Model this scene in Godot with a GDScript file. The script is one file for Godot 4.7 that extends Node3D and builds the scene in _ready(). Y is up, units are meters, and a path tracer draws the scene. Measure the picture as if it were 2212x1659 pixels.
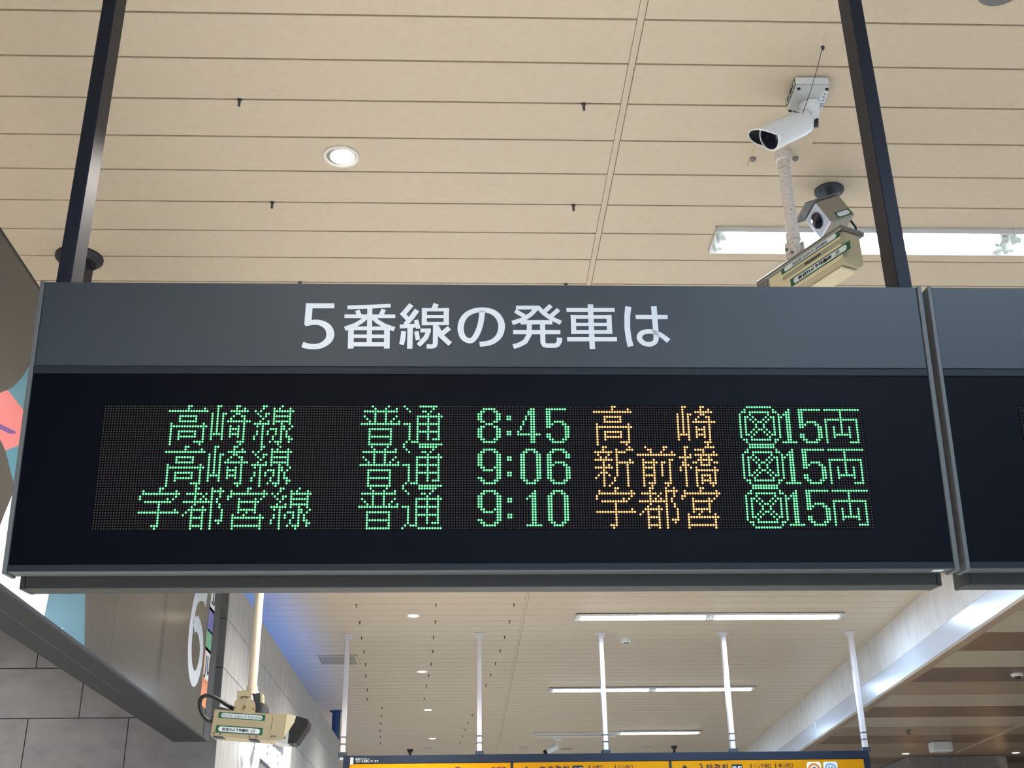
extends Node3D
# A station concourse ceiling with a hanging departure board, seen from below.
# Pixel coordinates are those of the 2212 x 1659 photograph; they give directions only.

const FOC := 2563.3
const EYE := Vector3(0, 1.6, 0)
const CEIL := 4.1
const PLANK := 0.20301
const PLANK_Z := -2.794
const JOINT_X := 0.5345
const BOX_X := -1.475
const PART_X := -1.477
const PART_Z := -7.443
const SIGN_Z := -11.03
const LOW := 3.55
const BEAM_A := Vector3(3.836, 4.1, -9.463)
const BEAM_D := Vector3(0.0623, 0, -0.99806)

var cam_basis: Basis
var M := {}
var taken := {}


# ---------------------------------------------------------------- pixels to places
func ray(x: float, y: float) -> Vector3:
	return cam_basis * Vector3((x - 1106.0) / FOC, -(y - 829.5) / FOC, -1.0)

func at_depth(x: float, y: float, d: float) -> Vector3:
	return EYE + ray(x, y) * d

func at_y(x: float, y: float, h: float) -> Vector3:
	var r := ray(x, y)
	return EYE + r * ((h - EYE.y) / r.y)

func at_x(x: float, y: float, k: float) -> Vector3:
	var r := ray(x, y)
	return EYE + r * ((k - EYE.x) / r.x)

func at_z(x: float, y: float, k: float) -> Vector3:
	var r := ray(x, y)
	return EYE + r * ((k - EYE.z) / r.z)

func on_frame(f: Transform3D, x: float, y: float) -> Vector2:
	var r := ray(x, y)
	var p := EYE + r * ((f.origin - EYE).dot(f.basis.z) / r.dot(f.basis.z))
	var q := p - f.origin
	return Vector2(q.dot(f.basis.x), q.dot(f.basis.y))


# ---------------------------------------------------------------- shapes
class Shape:
	var v := PackedVector3Array()
	var n := PackedVector3Array()

	func tri(a: Vector3, b: Vector3, c: Vector3, na: Vector3, nb: Vector3, nc: Vector3) -> void:
		if (b - a).cross(c - a).dot(na + nb + nc) > 0.0:
			v.append_array([a, c, b])
			n.append_array([na, nc, nb])
		else:
			v.append_array([a, b, c])
			n.append_array([na, nb, nc])

	func flat(a: Vector3, b: Vector3, c: Vector3, out: Vector3) -> void:
		var m := (b - a).cross(c - a)
		if m.length_squared() < 1e-20:
			return
		m = m.normalized()
		if m.dot(out) < 0.0:
			m = -m
		tri(a, b, c, m, m, m)

	func quad(a: Vector3, b: Vector3, c: Vector3, d: Vector3, out: Vector3) -> void:
		flat(a, b, c, out)
		flat(a, c, d, out)

	func box(t: Transform3D, s: Vector3, bev := 0.0) -> void:
		var h := s * 0.5
		var b: float = minf(bev, minf(h.x, minf(h.y, h.z)) * 0.9)
		if b <= 0.0:
			for ax in 3:
				for sg in [-1.0, 1.0]:
					var o := Vector3.ZERO
					o[ax] = sg
					var p := []
					for q in [[-1, -1], [1, -1], [1, 1], [-1, 1]]:
						var w := Vector3.ZERO
						w[ax] = sg * h[ax]
						w[(ax + 1) % 3] = q[0] * h[(ax + 1) % 3]
						w[(ax + 2) % 3] = q[1] * h[(ax + 2) % 3]
						p.append(t * w)
					quad(p[0], p[1], p[2], p[3], t.basis * o)
			return
		var c := func(sx: float, sy: float, sz: float, ax: int) -> Vector3:
			var w := Vector3(sx * (h.x - b), sy * (h.y - b), sz * (h.z - b))
			w[ax] = [sx, sy, sz][ax] * h[ax]
			return t * w
		for ax in 3:
			for sg in [-1.0, 1.0]:
				var o := Vector3.ZERO
				o[ax] = sg
				var p := []
				for q in [[-1, -1], [1, -1], [1, 1], [-1, 1]]:
					var w := Vector3.ZERO
					w[ax] = sg
					w[(ax + 1) % 3] = q[0]
					w[(ax + 2) % 3] = q[1]
					p.append(c.call(w.x, w.y, w.z, ax))
				quad(p[0], p[1], p[2], p[3], t.basis * o)
		for ax in 3:
			var i := (ax + 1) % 3
			var j := (ax + 2) % 3
			for si in [-1.0, 1.0]:
				for sj in [-1.0, 1.0]:
					var w := Vector3.ZERO
					w[i] = si
					w[j] = sj
					w[ax] = -1.0
					var w2 := w
					w2[ax] = 1.0
					var o := Vector3.ZERO
					o[i] = si
					o[j] = sj
					quad(c.call(w.x, w.y, w.z, i), c.call(w2.x, w2.y, w2.z, i), c.call(w2.x, w2.y, w2.z, j), c.call(w.x, w.y, w.z, j), t.basis * o)
		for sx in [-1.0, 1.0]:
			for sy in [-1.0, 1.0]:
				for sz in [-1.0, 1.0]:
					flat(c.call(sx, sy, sz, 0), c.call(sx, sy, sz, 1), c.call(sx, sy, sz, 2), t.basis * Vector3(sx, sy, sz))

	# box given by two corners in a frame
	func span(t: Transform3D, a: Vector3, b: Vector3, bev := 0.0) -> void:
		box(t * Transform3D(Basis(), (a + b) * 0.5), (b - a).abs(), bev)

	static func axis_frame(o: Vector3, dir: Vector3, side := Vector3.ZERO) -> Transform3D:
		var y := dir.normalized()
		var s := side if side != Vector3.ZERO else (Vector3.RIGHT if absf(y.x) < 0.8 else Vector3.FORWARD)
		var z := s.cross(y).normalized()
		return Transform3D(Basis(y.cross(z), y, z), o)

	# profile: (radius, height) along local y
	func lathe(t: Transform3D, prof: Array, k := 20) -> void:
		for i in prof.size() - 1:
			var a: Vector2 = prof[i]
			var b: Vector2 = prof[i + 1]
			var e := b - a
			if e.length() < 1e-7:
				continue
			var m := Vector2(e.y, -e.x).normalized()
			for j in k:
				var t0 := TAU * j / k
				var t1 := TAU * (j + 1) / k
				var d0 := Vector3(cos(t0), 0, sin(t0))
				var d1 := Vector3(cos(t1), 0, sin(t1))
				var up := Vector3.UP
				var n0 := t.basis * (d0 * m.x + up * m.y)
				var n1 := t.basis * (d1 * m.x + up * m.y)
				var p0 := t * (d0 * a.x + up * a.y)
				var p1 := t * (d1 * a.x + up * a.y)
				var p2 := t * (d1 * b.x + up * b.y)
				var p3 := t * (d0 * b.x + up * b.y)
				if a.x > 1e-6:
					tri(p0, p1, p2, n0, n1, n1)
				if b.x > 1e-6:
					tri(p0, p2, p3, n0, n1, n0)
				elif a.x <= 1e-6:
					pass

	func rod(p0: Vector3, p1: Vector3, r: float, k := 14, r1 := -1.0) -> void:
		var l := (p1 - p0).length()
		var e := r if r1 < 0.0 else r1
		lathe(axis_frame(p0, p1 - p0), [Vector2(0, 0), Vector2(r, 0), Vector2(e, l), Vector2(0, l)], k)

	func ball(o: Vector3, r: float, k := 16, dir := Vector3.UP, from := -1.0, to := 1.0) -> void:
		var prof := []
		for i in 9:
			var s: float = lerpf(asin(from), asin(to), i / 8.0)
			prof.append(Vector2(maxf(cos(s) * r, 0.0), sin(s) * r))
		lathe(axis_frame(o, dir), prof, k)

	func sweep(pts: Array, r: float, k := 10) -> void:
		var rings := []
		var side := Vector3.ZERO
		for i in pts.size():
			var d: Vector3 = (pts[mini(i + 1, pts.size() - 1)] - pts[maxi(i - 1, 0)]).normalized()
			if side == Vector3.ZERO:
				side = d.cross(Vector3.UP if absf(d.y) < 0.9 else Vector3.RIGHT).normalized()
			side = (side - d * side.dot(d)).normalized()
			var o := d.cross(side)
			var ring := []
			for j in k:
				var a := TAU * j / k
				ring.append(side * cos(a) + o * sin(a))
			rings.append(ring)
		for i in pts.size() - 1:
			for j in k:
				var j1 := (j + 1) % k
				var a: Vector3 = rings[i][j]
				var b: Vector3 = rings[i][j1]
				var c: Vector3 = rings[i + 1][j1]
				var d: Vector3 = rings[i + 1][j]
				tri(pts[i] + a * r, pts[i] + b * r, pts[i + 1] + c * r, a, b, c)
				tri(pts[i] + a * r, pts[i + 1] + c * r, pts[i + 1] + d * r, a, c, d)

	# polygon in the frame's xy plane, from height h0 to h1 along z
	func prism(t: Transform3D, poly: PackedVector2Array, h0: float, h1: float) -> void:
		var ids := Geometry2D.triangulate_polygon(poly)
		var f := func(p: Vector2, h: float) -> Vector3: return t * Vector3(p.x, p.y, h)
		for i in range(0, ids.size(), 3):
			flat(f.call(poly[ids[i]], h1), f.call(poly[ids[i + 1]], h1), f.call(poly[ids[i + 2]], h1), t.basis.z)
			flat(f.call(poly[ids[i]], h0), f.call(poly[ids[i + 1]], h0), f.call(poly[ids[i + 2]], h0), -t.basis.z)
		var turn := -1.0 if Geometry2D.is_polygon_clockwise(poly) else 1.0
		for i in poly.size():
			var a := poly[i]
			var b := poly[(i + 1) % poly.size()]
			var o := Vector2((b - a).y, -(b - a).x) * turn
			quad(f.call(a, h0), f.call(b, h0), f.call(b, h1), f.call(a, h1), t.basis * Vector3(o.x, o.y, 0))

	# a pen stroke: points (x, y, width) with mitred joints, raised by h above the frame's plane
	func stroke(t: Transform3D, pts: Array, h: float) -> void:
		var l := PackedVector2Array()
		var r := PackedVector2Array()
		for i in pts.size():
			var p := Vector2(pts[i].x, pts[i].y)
			var d0 := (p - Vector2(pts[maxi(i - 1, 0)].x, pts[maxi(i - 1, 0)].y)).normalized()
			var d1 := (Vector2(pts[mini(i + 1, pts.size() - 1)].x, pts[mini(i + 1, pts.size() - 1)].y) - p).normalized()
			if i == 0:
				d0 = d1
			if i == pts.size() - 1:
				d1 = d0
			var d := (d0 + d1).normalized()
			if d == Vector2.ZERO:
				d = d0
			var m := Vector2(-d.y, d.x)
			var k: float = pts[i].z * 0.5 / maxf(0.55, absf(m.dot(Vector2(-d0.y, d0.x))))
			l.append(p + m * k)
			r.append(p - m * k)
		var f := func(p: Vector2, z: float) -> Vector3: return t * Vector3(p.x, p.y, z)
		for i in pts.size() - 1:
			quad(f.call(l[i], h), f.call(l[i + 1], h), f.call(r[i + 1], h), f.call(r[i], h), t.basis.z)
			for s in [l, r]:
				var o: Vector2 = s[i] - (l[i] + r[i]) * 0.5
				quad(f.call(s[i], 0.0), f.call(s[i + 1], 0.0), f.call(s[i + 1], h), f.call(s[i], h), t.basis * Vector3(o.x, o.y, 0))

	func mesh(into: ArrayMesh = null) -> ArrayMesh:
		var m := into if into else ArrayMesh.new()
		var a := []
		a.resize(Mesh.ARRAY_MAX)
		a[Mesh.ARRAY_VERTEX] = v
		a[Mesh.ARRAY_NORMAL] = n
		m.add_surface_from_arrays(Mesh.PRIMITIVE_TRIANGLES, a)
		return m


# Catmull-Rom smoothing of (x, y, width) points
func smooth(pts: Array, steps := 5) -> Array:
	var out := []
	for i in pts.size() - 1:
		var a: Vector3 = pts[maxi(i - 1, 0)]
		var d: Vector3 = pts[mini(i + 2, pts.size() - 1)]
		for j in steps:
			out.append(pts[i].cubic_interpolate(pts[i + 1], a, d, j / float(steps)))
	out.append(pts[-1])
	return out


# ---------------------------------------------------------------- nodes
func numbered(called: String) -> String:
	if not taken.has(called):
		taken[called] = 0
		return called
	taken[called] += 1
	return "%s_%03d" % [called, taken[called]]

func tag(o: Node, label := "", category := "", group := "", kind := "") -> Node:
	if label: o.set_meta("label", label)
	if category: o.set_meta("category", category)
	if group: o.set_meta("group", group)
	if kind: o.set_meta("kind", kind)
	return o

func thing(called: String, where: Vector3, label: String, category: String, group := "") -> Node3D:
	var o := Node3D.new()
	o.name = numbered(called)
	add_child(o)
	o.position = where
	tag(o, label, category, group)
	return o

func structure(called: String) -> Node3D:
	var o := Node3D.new()
	o.name = called
	add_child(o)
	o.set_meta("kind", "structure")
	return o

func mesh_node(called: String, m: Mesh, material: Material, parent: Node, xf := Transform3D()) -> MeshInstance3D:
	var o := MeshInstance3D.new()
	o.name = called
	o.mesh = m
	if material:
		o.material_override = material
	parent.add_child(o, true)
	o.transform = xf
	return o

# a shape in world coordinates, hung under parent
func part(called: String, s: Shape, material: Material, parent: Node3D) -> MeshInstance3D:
	return mesh_node(called, s.mesh(), material, parent, parent.global_transform.affine_inverse())

# a shape in the parent's own coordinates
func piece(called: String, s: Shape, material: Material, parent: Node3D, at := Vector3.ZERO) -> MeshInstance3D:
	return mesh_node(called, s.mesh(), material, parent, Transform3D(Basis(), at))

func lettering(called: String, words: String, height: float, frame: Transform3D, material: Material, parent: Node3D, bold := false, wide := 1.0) -> MeshInstance3D:
	var f := SystemFont.new()
	f.font_names = PackedStringArray(["Droid Sans"])
	f.font_weight = 700 if bold else 400
	var t := TextMesh.new()
	t.font = f
	t.text = words
	t.font_size = 64
	t.pixel_size = height / 46.0
	t.depth = 0.0006
	var g := frame * Transform3D(Basis().scaled(Vector3(wide, 1, 1)), Vector3(0, 0, 0.0006))
	return mesh_node(called, t, material, parent, parent.global_transform.affine_inverse() * g)

func paint(c: Color, rough := 0.6, metal := 0.0, spec := 0.5) -> StandardMaterial3D:
	var m := StandardMaterial3D.new()
	m.albedo_color = c
	m.roughness = rough
	m.metallic = metal
	m.metallic_specular = spec
	return m

func glow(c: Color, energy: float, base := Color(0.9, 0.9, 0.9)) -> StandardMaterial3D:
	var m := paint(base, 0.5)
	m.emission_enabled = true
	m.emission = c
	m.emission_energy_multiplier = energy
	return m

func grain(m: StandardMaterial3D, stops: Array, freq: float, scale: Vector3, seed_value: int, octaves := 4) -> StandardMaterial3D:
	var f := FastNoiseLite.new()
	f.seed = seed_value
	f.frequency = freq
	f.fractal_octaves = octaves
	var g := Gradient.new()
	g.offsets = PackedFloat32Array(stops.map(func(s): return s[0]))
	g.colors = PackedColorArray(stops.map(func(s): return s[1]))
	var t := NoiseTexture2D.new()
	t.noise = f
	t.width = 512
	t.height = 512
	t.seamless = true
	t.color_ramp = g
	m.albedo_texture = t
	m.albedo_color = Color.WHITE
	m.uv1_triplanar = true
	m.uv1_world_triplanar = true
	m.uv1_scale = scale
	return m

func rgb(r: int, g: int, b: int) -> Color:
	return Color8(r, g, b)

func make_materials() -> void:
	M.plank = grain(paint(Color.WHITE, 0.42), [[0.0, rgb(203, 187, 161)], [0.5, rgb(205, 190, 164)], [1.0, rgb(208, 193, 167)]], 0.03, Vector3(1.5, 1.5, 1.5), 11)
	M.slab = paint(rgb(150, 130, 105), 0.9)
	M.joint = paint(rgb(203, 188, 162), 0.45)
	M.stone = grain(paint(Color.WHITE, 0.55), [[0.0, rgb(156, 156, 154)], [0.35, rgb(166, 166, 163)], [0.6, rgb(170, 170, 167)], [1.0, rgb(180, 180, 176)]], 0.012, Vector3(1.3, 0.45, 1.3), 5)
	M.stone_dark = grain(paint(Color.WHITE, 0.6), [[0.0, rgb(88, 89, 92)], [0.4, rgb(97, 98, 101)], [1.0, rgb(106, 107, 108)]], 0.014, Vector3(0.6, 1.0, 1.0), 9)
	M.mortar = paint(rgb(96, 96, 94), 0.9)
	M.floor = grain(paint(Color.WHITE, 0.45), [[0.0, rgb(212, 212, 212)], [1.0, rgb(224, 224, 223)]], 0.02, Vector3(0.7, 0.7, 0.7), 3)
	M.wall = paint(rgb(205, 202, 195), 0.8)
	M.slate = paint(rgb(49, 58, 65), 0.38, 0.0, 0.46)
	M.frame = paint(rgb(88, 94, 96), 0.42, 0.0, 0.45)
	M.rail = paint(rgb(56, 59, 58), 0.45, 0.0, 0.35)
	M.drab = paint(rgb(152, 144, 126), 0.5)
	M.bezel = paint(rgb(34, 40, 48), 0.4, 0.0, 0.3)
	M.glass = paint(rgb(3, 6, 15), 0.34, 0.0, 0.22)
	M.matrix = paint(rgb(7, 7, 10), 0.5, 0.0, 0.14)
	M.dot = paint(rgb(70, 66, 70), 0.4, 0.0, 0.3)
	M.letter = paint(rgb(202, 210, 217), 0.45, 0.0, 0.35)
	M.post = paint(rgb(34, 39, 50), 0.42, 0.0, 0.24)
	M.black = paint(rgb(24, 25, 27), 0.5)
	M.green_core = glow(Color(0.44, 1.0, 0.62), 1.5, Color(0.3, 0.6, 0.4))
	M.green_lens = glow(Color(0.0, 0.62, 0.12), 0.55, Color(0.02, 0.1, 0.03))
	M.amber_core = glow(Color(1.0, 0.86, 0.48), 1.4, Color(0.6, 0.5, 0.3))
	M.amber_lens = glow(Color(0.85, 0.32, 0.03), 0.5, Color(0.15, 0.07, 0.02))
	M.tube = glow(Color(0.93, 0.97, 1.0), 6.0)
	M.dead_tube = paint(rgb(224, 222, 214), 0.4)
	M.fitting = paint(rgb(226, 228, 226), 0.4)
	M.socket = paint(rgb(206, 214, 206), 0.5)
	M.trim_ring = paint(rgb(226, 222, 214), 0.4)
	M.lamp = glow(Color(1.0, 0.94, 0.82), 7.0)
	M.steel = paint(rgb(120, 122, 122), 0.35, 0.8)
	M.stud = paint(rgb(86, 90, 92), 0.4, 0.6)
	M.white_plastic = paint(rgb(236, 240, 237), 0.4)
	M.grey_plastic = paint(rgb(198, 200, 196), 0.45)
	M.lens = paint(rgb(14, 18, 34), 0.08, 0.0, 0.8)
	M.beige = paint(rgb(178, 166, 133), 0.45)
	M.beige_light = paint(rgb(226, 216, 178), 0.45)
	M.groove = paint(rgb(166, 164, 140), 0.5)
	M.old_pole = grain(paint(Color.WHITE, 0.5), [[0.0, rgb(118, 88, 66)], [0.2, rgb(150, 122, 100)], [0.24, rgb(222, 214, 206)], [1.0, rgb(232, 226, 218)]], 0.05, Vector3(3.0, 3.0, 3.0), 21, 3)
	M.cream_pole = paint(rgb(214, 202, 180), 0.4)
	M.white_pole = paint(rgb(226, 222, 224), 0.3, 0.2)
	M.sticker_green = paint(rgb(22, 96, 66), 0.5)
	M.sticker_white = paint(rgb(226, 236, 240), 0.5)
	M.ink = paint(rgb(22, 26, 30), 0.6)
	M.dark_grey = paint(rgb(56, 66, 74), 0.5)
	M.grey_metal = paint(rgb(128, 128, 124), 0.35, 0.5)
	M.panel_grey = paint(rgb(64, 62, 60), 0.16, 0.0, 0.5)
	M.print_white = paint(rgb(232, 238, 244), 0.2)
	M.print_teal = paint(rgb(70, 128, 146), 0.2)
	M.print_pink = paint(rgb(214, 118, 116), 0.2)
	M.print_purple = paint(rgb(108, 72, 132), 0.2)
	M.print_blue = paint(rgb(70, 92, 190), 0.25)
	M.print_green = paint(rgb(96, 180, 140), 0.25)
	M.print_orange = paint(rgb(238, 146, 92), 0.25)
	M.box_frame = paint(rgb(35, 38, 40), 0.42, 0.0, 0.4)
	M.fascia = grain(paint(Color.WHITE, 0.5), [[0.0, rgb(216, 215, 214)], [0.5, rgb(226, 226, 226)], [1.0, rgb(231, 231, 231)]], 0.01, Vector3(1.2, 0.4, 1.2), 31)
	M.gloss_white = paint(rgb(222, 232, 248), 0.2, 0.3)
	M.board_light = paint(rgb(180, 168, 145), 0.36)
	M.board_mid = paint(rgb(154, 136, 111), 0.36)
	M.board_brown = paint(rgb(124, 101, 80), 0.34)
	M.board_dark = paint(rgb(114, 95, 82), 0.34)
	M.edge_trim = paint(rgb(160, 140, 116), 0.5)
	M.navy = paint(rgb(34, 43, 58), 0.45, 0.0, 0.35)
	M.yellow = paint(rgb(200, 136, 6), 0.6, 0.0, 0.25)
	M.maroon = paint(rgb(70, 34, 22), 0.6)
	M.blue_steel = paint(rgb(48, 74, 108), 0.45)
	M.neon = glow(Color(0.94, 0.96, 1.0), 1.3)
	M.neon_back = paint(rgb(96, 98, 116), 0.5)
	M.blue_panel = glow(Color(0.3, 0.55, 1.0), 3.0)
	M.pane = paint(Color(0.92, 0.96, 0.96, 0.12), 0.02)
	M.pane.transparency = BaseMaterial3D.TRANSPARENCY_ALPHA
	M.column = grain(paint(Color.WHITE, 0.34), [[0.0, rgb(126, 124, 122)], [1.0, rgb(146, 144, 142)]], 0.02, Vector3(1, 1, 1), 41)


# ---------------------------------------------------------------- small glyphs, on a 10 x 10 grid, y down
const GLYPH := {
	"防": "11 41 24 45 37 27|11 1a|60 72|42 a2|62 66 3a|65 95 8a 79", "犯": "40 16|11 49 2a|43 08|61 91 95 75|61 69 a9 a7",
	"カ": "13 93 88 69|40 45 09", "メ": "80 56 09|24 98", "ラ": "21 81|13 93 77 39", "作": "30 05|23 2a|50 34|42 a2|62 6a|65 a5|67 a7",
	"動": "11 50|02 62|30 39|13 53 56 16 13|07 57|09 69|64 a4 99 79|80 76 59", "中": "12 92 97 17 12|50 5a", "央": "22 82 86|22 26|06 a6|50 56 0a|56 aa",
	"改": "01 41 45 05 09 48|60 44|52 a2|92 76 4a|55 aa", "札": "02 62|30 3a|33 07|34 66|80 89 a9 a7", "入": "20 50 56 0a|53 aa",
	"谷": "30 04|70 a4|52 07|52 a7|26 86 8a 2a 26", "浅": "11 22|04 15|0a 26|33 93|35 95|38 a7|60 a9|96 5a", "草": "02 a2|30 33|70 73|23 83 86 26 23|24 84|08 a8|56 5a",
	"口": "11 91 9a 1a 11", "広": "50 52|12 a2|12 15 0a|54 39 89|77 9a", "小": "50 5a 3a|24 08|83 a8", "路": "01 41 44 01|24 2a 0a|26 46|70 43|61 92 46|63 a6|57 97 9a 5a 57",
	"パ": "32 08|62 98|80 91", "ン": "12 34|19 69 93", "ダ": "30 06|22 82 4a|35 68|80 91|95 a6", "橋": "02 42|20 2a|23 06|60 90|52 a2|72 44|54 94|45 a5|46 4a|46 a6 aa|67 87 89 67",
	"東": "01 a1|50 5a|13 93 97 17 13|15 95|57 0a|57 aa", "上": "50 59|54 94|09 a9", "野": "01 41 46 01|03 43|20 2a|08 48|09 4a|60 a1 83|53 a3|83 8a 6a",
	"京": "50 52|02 a2|24 84 87 27 24|57 5a|38 1a|78 9a", "成": "12 a2|12 15 0a|14 44 48 28|50 6a a8|93 5a|80 91", "線": "30 03 34|43 07|07 48|25 2a|61 91 95 51 55 95|53 93|75 7a|56 4a|95 7a",
	"環": "01 41|21 29|04 44|09 48|51 a1 a4 51|45 a5|66 96 98 66|78 4a|78 aa", "境": "03 43|20 28|09 48|50 a0|43 a3|55 95 98 55|56 96|68 4a|88 8a aa", "に": "10 15 1a|42 92|48 69 99", "や": "04 63 95 67|30 5a|60 51",
	"さ": "12 92|50 85|36 28 5a 8a", "し": "20 28 5a 97", "い": "12 16 39|82 95", "を": "12 82|40 16 57|94 46 49 99", "使": "30 05|23 2a|42 a2|54 94 96 54|70 76 4a|47 aa", "用": "11 91 9a|11 16 0a|14 94|17 97|50 5a",
	"て": "11 91 54 56 9a", "ま": "12 92|14 94|50 57 28 49 9a", "す": "02 a2|60 66 47 35 55 67 3a",
}

func glyphs(words: String, frame: Transform3D, w: float, h: float, gap: float, pen: float) -> Shape:
	var s := Shape.new()
	var x := 0.0
	var layer := 0
	for ch in words:
		if GLYPH.has(ch):
			for st in GLYPH[ch].split("|"):
				var pts := []
				for p in st.split(" "):
					pts.append(Vector3(x + p.substr(0, 1).hex_to_int() * w * 0.1, -p.substr(1, 1).hex_to_int() * h * 0.1, pen))
				s.stroke(frame, pts, 0.0004 + 0.00003 * layer)
				layer += 1
		x += w + gap
	return s


# ---------------------------------------------------------------- dot-matrix characters
func rows_of(spec: Array) -> Array:
	var out := []
	for e in spec:
		if e is Array:
			for i in e[1]:
				out.append(e[0])
		else:
			out.append(e)
	return out

func dot_table() -> Dictionary:
	var t := {}
	t["taka"] = rows_of([".......##", ".......#.....#", "###############", "", "....#######", "....#.....#", "....#######", ".#...........#", ".##############", ".#...........#", ".#..#######..#", ".#..#.....#..#", ".#..#######..#", ".#..#........#", ".#........####", ".#..........#"])
	t["saki"] = rows_of(["..##.....##", "..#......#..#", "..#....#######", "#.#.##...##", "#.#.#...#..##", "#.#.#..#....#", "#.#.#.#########", "#.#.#.......#", "#.#.#..#..#.#", "#.#.#..####.#", "#.#.#..#..#.#", "#####..####.#", "#...#..#..#.#", "#...#.......#", "..........###", "...........#"])
	t["line"] = rows_of(["...##.....#", "...#...#.#...#", "#.#....########", ".#..##.#.....#", "..#.#..#######", "...#...#.....#", "..#..#.#######", "######.#..#..#", ".#.#......##..#", "...#..###.##.#", [".#.#.#..#.#.#", 2], "#..#...#..#.##", "#..#...#..#..##", "...#..#.###..#", "...#.....#"])
	t["u"] = rows_of([".......##", ".#.....#.....#", ".##############", "#............#", "#.........#.#", "..##########", [".......#", 2], ".......#.....#", "###############", [".......#", 4], ".....###", "......#"])
	t["tsu"] = rows_of(["....##....#..#", "....#.....#####", ".######.#.#..#", "....#..#..#..#", "....#.#.#.#.#", "###########.#", "....#.....#..#", "...#...#..#..#", "..#######.#...#", ".#.#...#..#...#", "#..#...#..#...#", "...#####..#...#", "...#...#..#.###", "...#...#..#..#", "...#####..#", "...#...#..#"])
	t["miya"] = rows_of([".......##", ".#.....#.....#", ".##############", "##...........#", "#...#.....#.#", "....########", ["....#.....#", 2], "....#######", "....#..#..#", "..#...#.....#", "..############", ["..#.........#", 2], "..###########", "..#.........#"])
	t["fu"] = rows_of(["....#.....#", ".....#...#...#", ".#############", ".....#...#", ".#...#...#...#", "..#..#...#..#", "...#.#...#.#..#", "###############", "", "...#########", ["...#.......#", 2], "...#########", ["...#.......#", 2], "...#########"])
	t["tsuu"] = rows_of(["#.....#######", ".#.........#", "..#....##.#", ".........#...#", ".....##########", [".....#...#...#", 2], "###..#########", ["..#..#...#...#", 2], "..#..#########", ["..#..#...#...#", 2], "..#..#...#.###", ".#.###", "#.....#########"])
	t["shin"] = rows_of(["...##........#", "...#....#...###", "#######.####", ".#...#..#", "..#.#...#", "#######.#....#", "...#....#######", "...#.#..#...#", "#######.#...#", "...#....#...#", "..###...#...#", ".#.#.#..#...#", "#..#...#....#", "...#...#....#", "...#..#.....#", "...#.#......#"])
	t["mae"] = rows_of(["...#......##", "....##....#", ".....#...#...#", "###############", "", "..#...#.....##", "..######.##.#", "..#...#..#..#", "..#####..#..#", ["..#...#..#..#", 2], "..#####..#..#", ["..#...#.....#", 2], "..#.###...###", "..#..#.....#"])
	t["hashi"] = rows_of(["..##......####", "..#...####", "..#......#...#", "..#.#.#########", "#####...#..#", "..#....######", ".##..##.#..#.##", ".###....####", "#.#.#.#......#", "#.#...#########", "..#...#......#", "..#...#.####.#", "..#...#.#..#.#", "..#...#.####.#", "..#...#.#..###", "..#...#.....#"])
	t["mark"] = rows_of(["...##########", "..#..........#", ".##.########.##", "#...#......#...#", "#.##.#....#.##.#", "#.#.#.#..#.#.#.#", "#.#..#.##.#..#.#", ["#.#...#..#...#.#", 2], "#.#..#.##.#..#.#", "#.#.#.#..#.#.#.#", "#.##.#....#.##.#", "#...#......#...#", ".##.########.##", "..#..........#", "...##########"])
	t["ryou"] = rows_of(["", "##############", ["......#", 3], "#############", ["#.....#.....#", 2], ["#..#..#..#..#", 3], "#..#######..#", "#..#.....#..#", "#...........#", "#........####"])
	t["8"] = rows_of(["", "..#####", ".##...##", ["##.....##", 3], ".##...##", "...###", ".##...##", ["##.....##", 4], ".##...##", "..#####"])
	t["9"] = rows_of(["", "..#####", ".##...##", ["##.....##", 5], ".##...###", "..####.##", [".......##", 2], "##.....##", ".##...##", "..#####"])
	t["6"] = rows_of(["", "..#####", ".##...##", ["##.....##", 2], "##", "##.####", "###...##", ["##.....##", 5], ".##...##", "..#####"])
	t["0"] = rows_of(["", "..####", ".##..##", ["##....##", 10], ".##..##", "..####"])
	t["1"] = rows_of(["", "...#", "..##", ".###", "#.##", ["..##", 9], "######"])
	t["4"] = rows_of(["", ".....##", ["....###", 2], ["...#.##", 2], ["..#..##", 2], [".#...##", 2], "#....##", "#########", [".....##", 3]])
	t["5"] = rows_of(["", "########", ["##", 4], "##.####", "###...##", "##.....##", [".......##", 2], ["##.....##", 2], ".##...##", "..#####"])
	t["5w"] = t["5"].duplicate()
	t["5w"][1] = "#########"
	t[":"] = rows_of([["", 4], ["##", 2]])
	t["."] = rows_of([["", 10], ["##", 2]])
	return t

const PITCH := 0.006

func dot_mesh(rows: Array, core: Material, lens: Material) -> ArrayMesh:
	var a := Shape.new()
	var b := Shape.new()
	for r in rows.size():
		for c in rows[r].length():
			if rows[r][c] != "#":
				continue
			var o := Vector3(c * PITCH, -r * PITCH, 0)
			for e in [[a, 0.00295, 0.0009, 0.00285, 0.0012], [b, 0.00215, 0.0013, 0.0016, 0.0020]]:
				var s: Shape = e[0]
				for k in 8:
					var d0 := Vector3(cos(TAU * k / 8), sin(TAU * k / 8), 0)
					var d1 := Vector3(cos(TAU * (k + 1) / 8), sin(TAU * (k + 1) / 8), 0)
					s.flat(o + d0 * e[3] + Vector3.BACK * e[4], o + d1 * e[3] + Vector3.BACK * e[4], o + Vector3.BACK * e[4], Vector3.BACK)
					if s == b:
						s.quad(o + d0 * e[1] + Vector3.BACK * e[2], o + d1 * e[1] + Vector3.BACK * e[2], o + d1 * e[3] + Vector3.BACK * e[4], o + d0 * e[3] + Vector3.BACK * e[4], d0 + Vector3.BACK)
	var m := a.mesh()
	b.mesh(m)
	m.surface_set_material(0, lens)
	m.surface_set_material(1, core)
	return m


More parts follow.
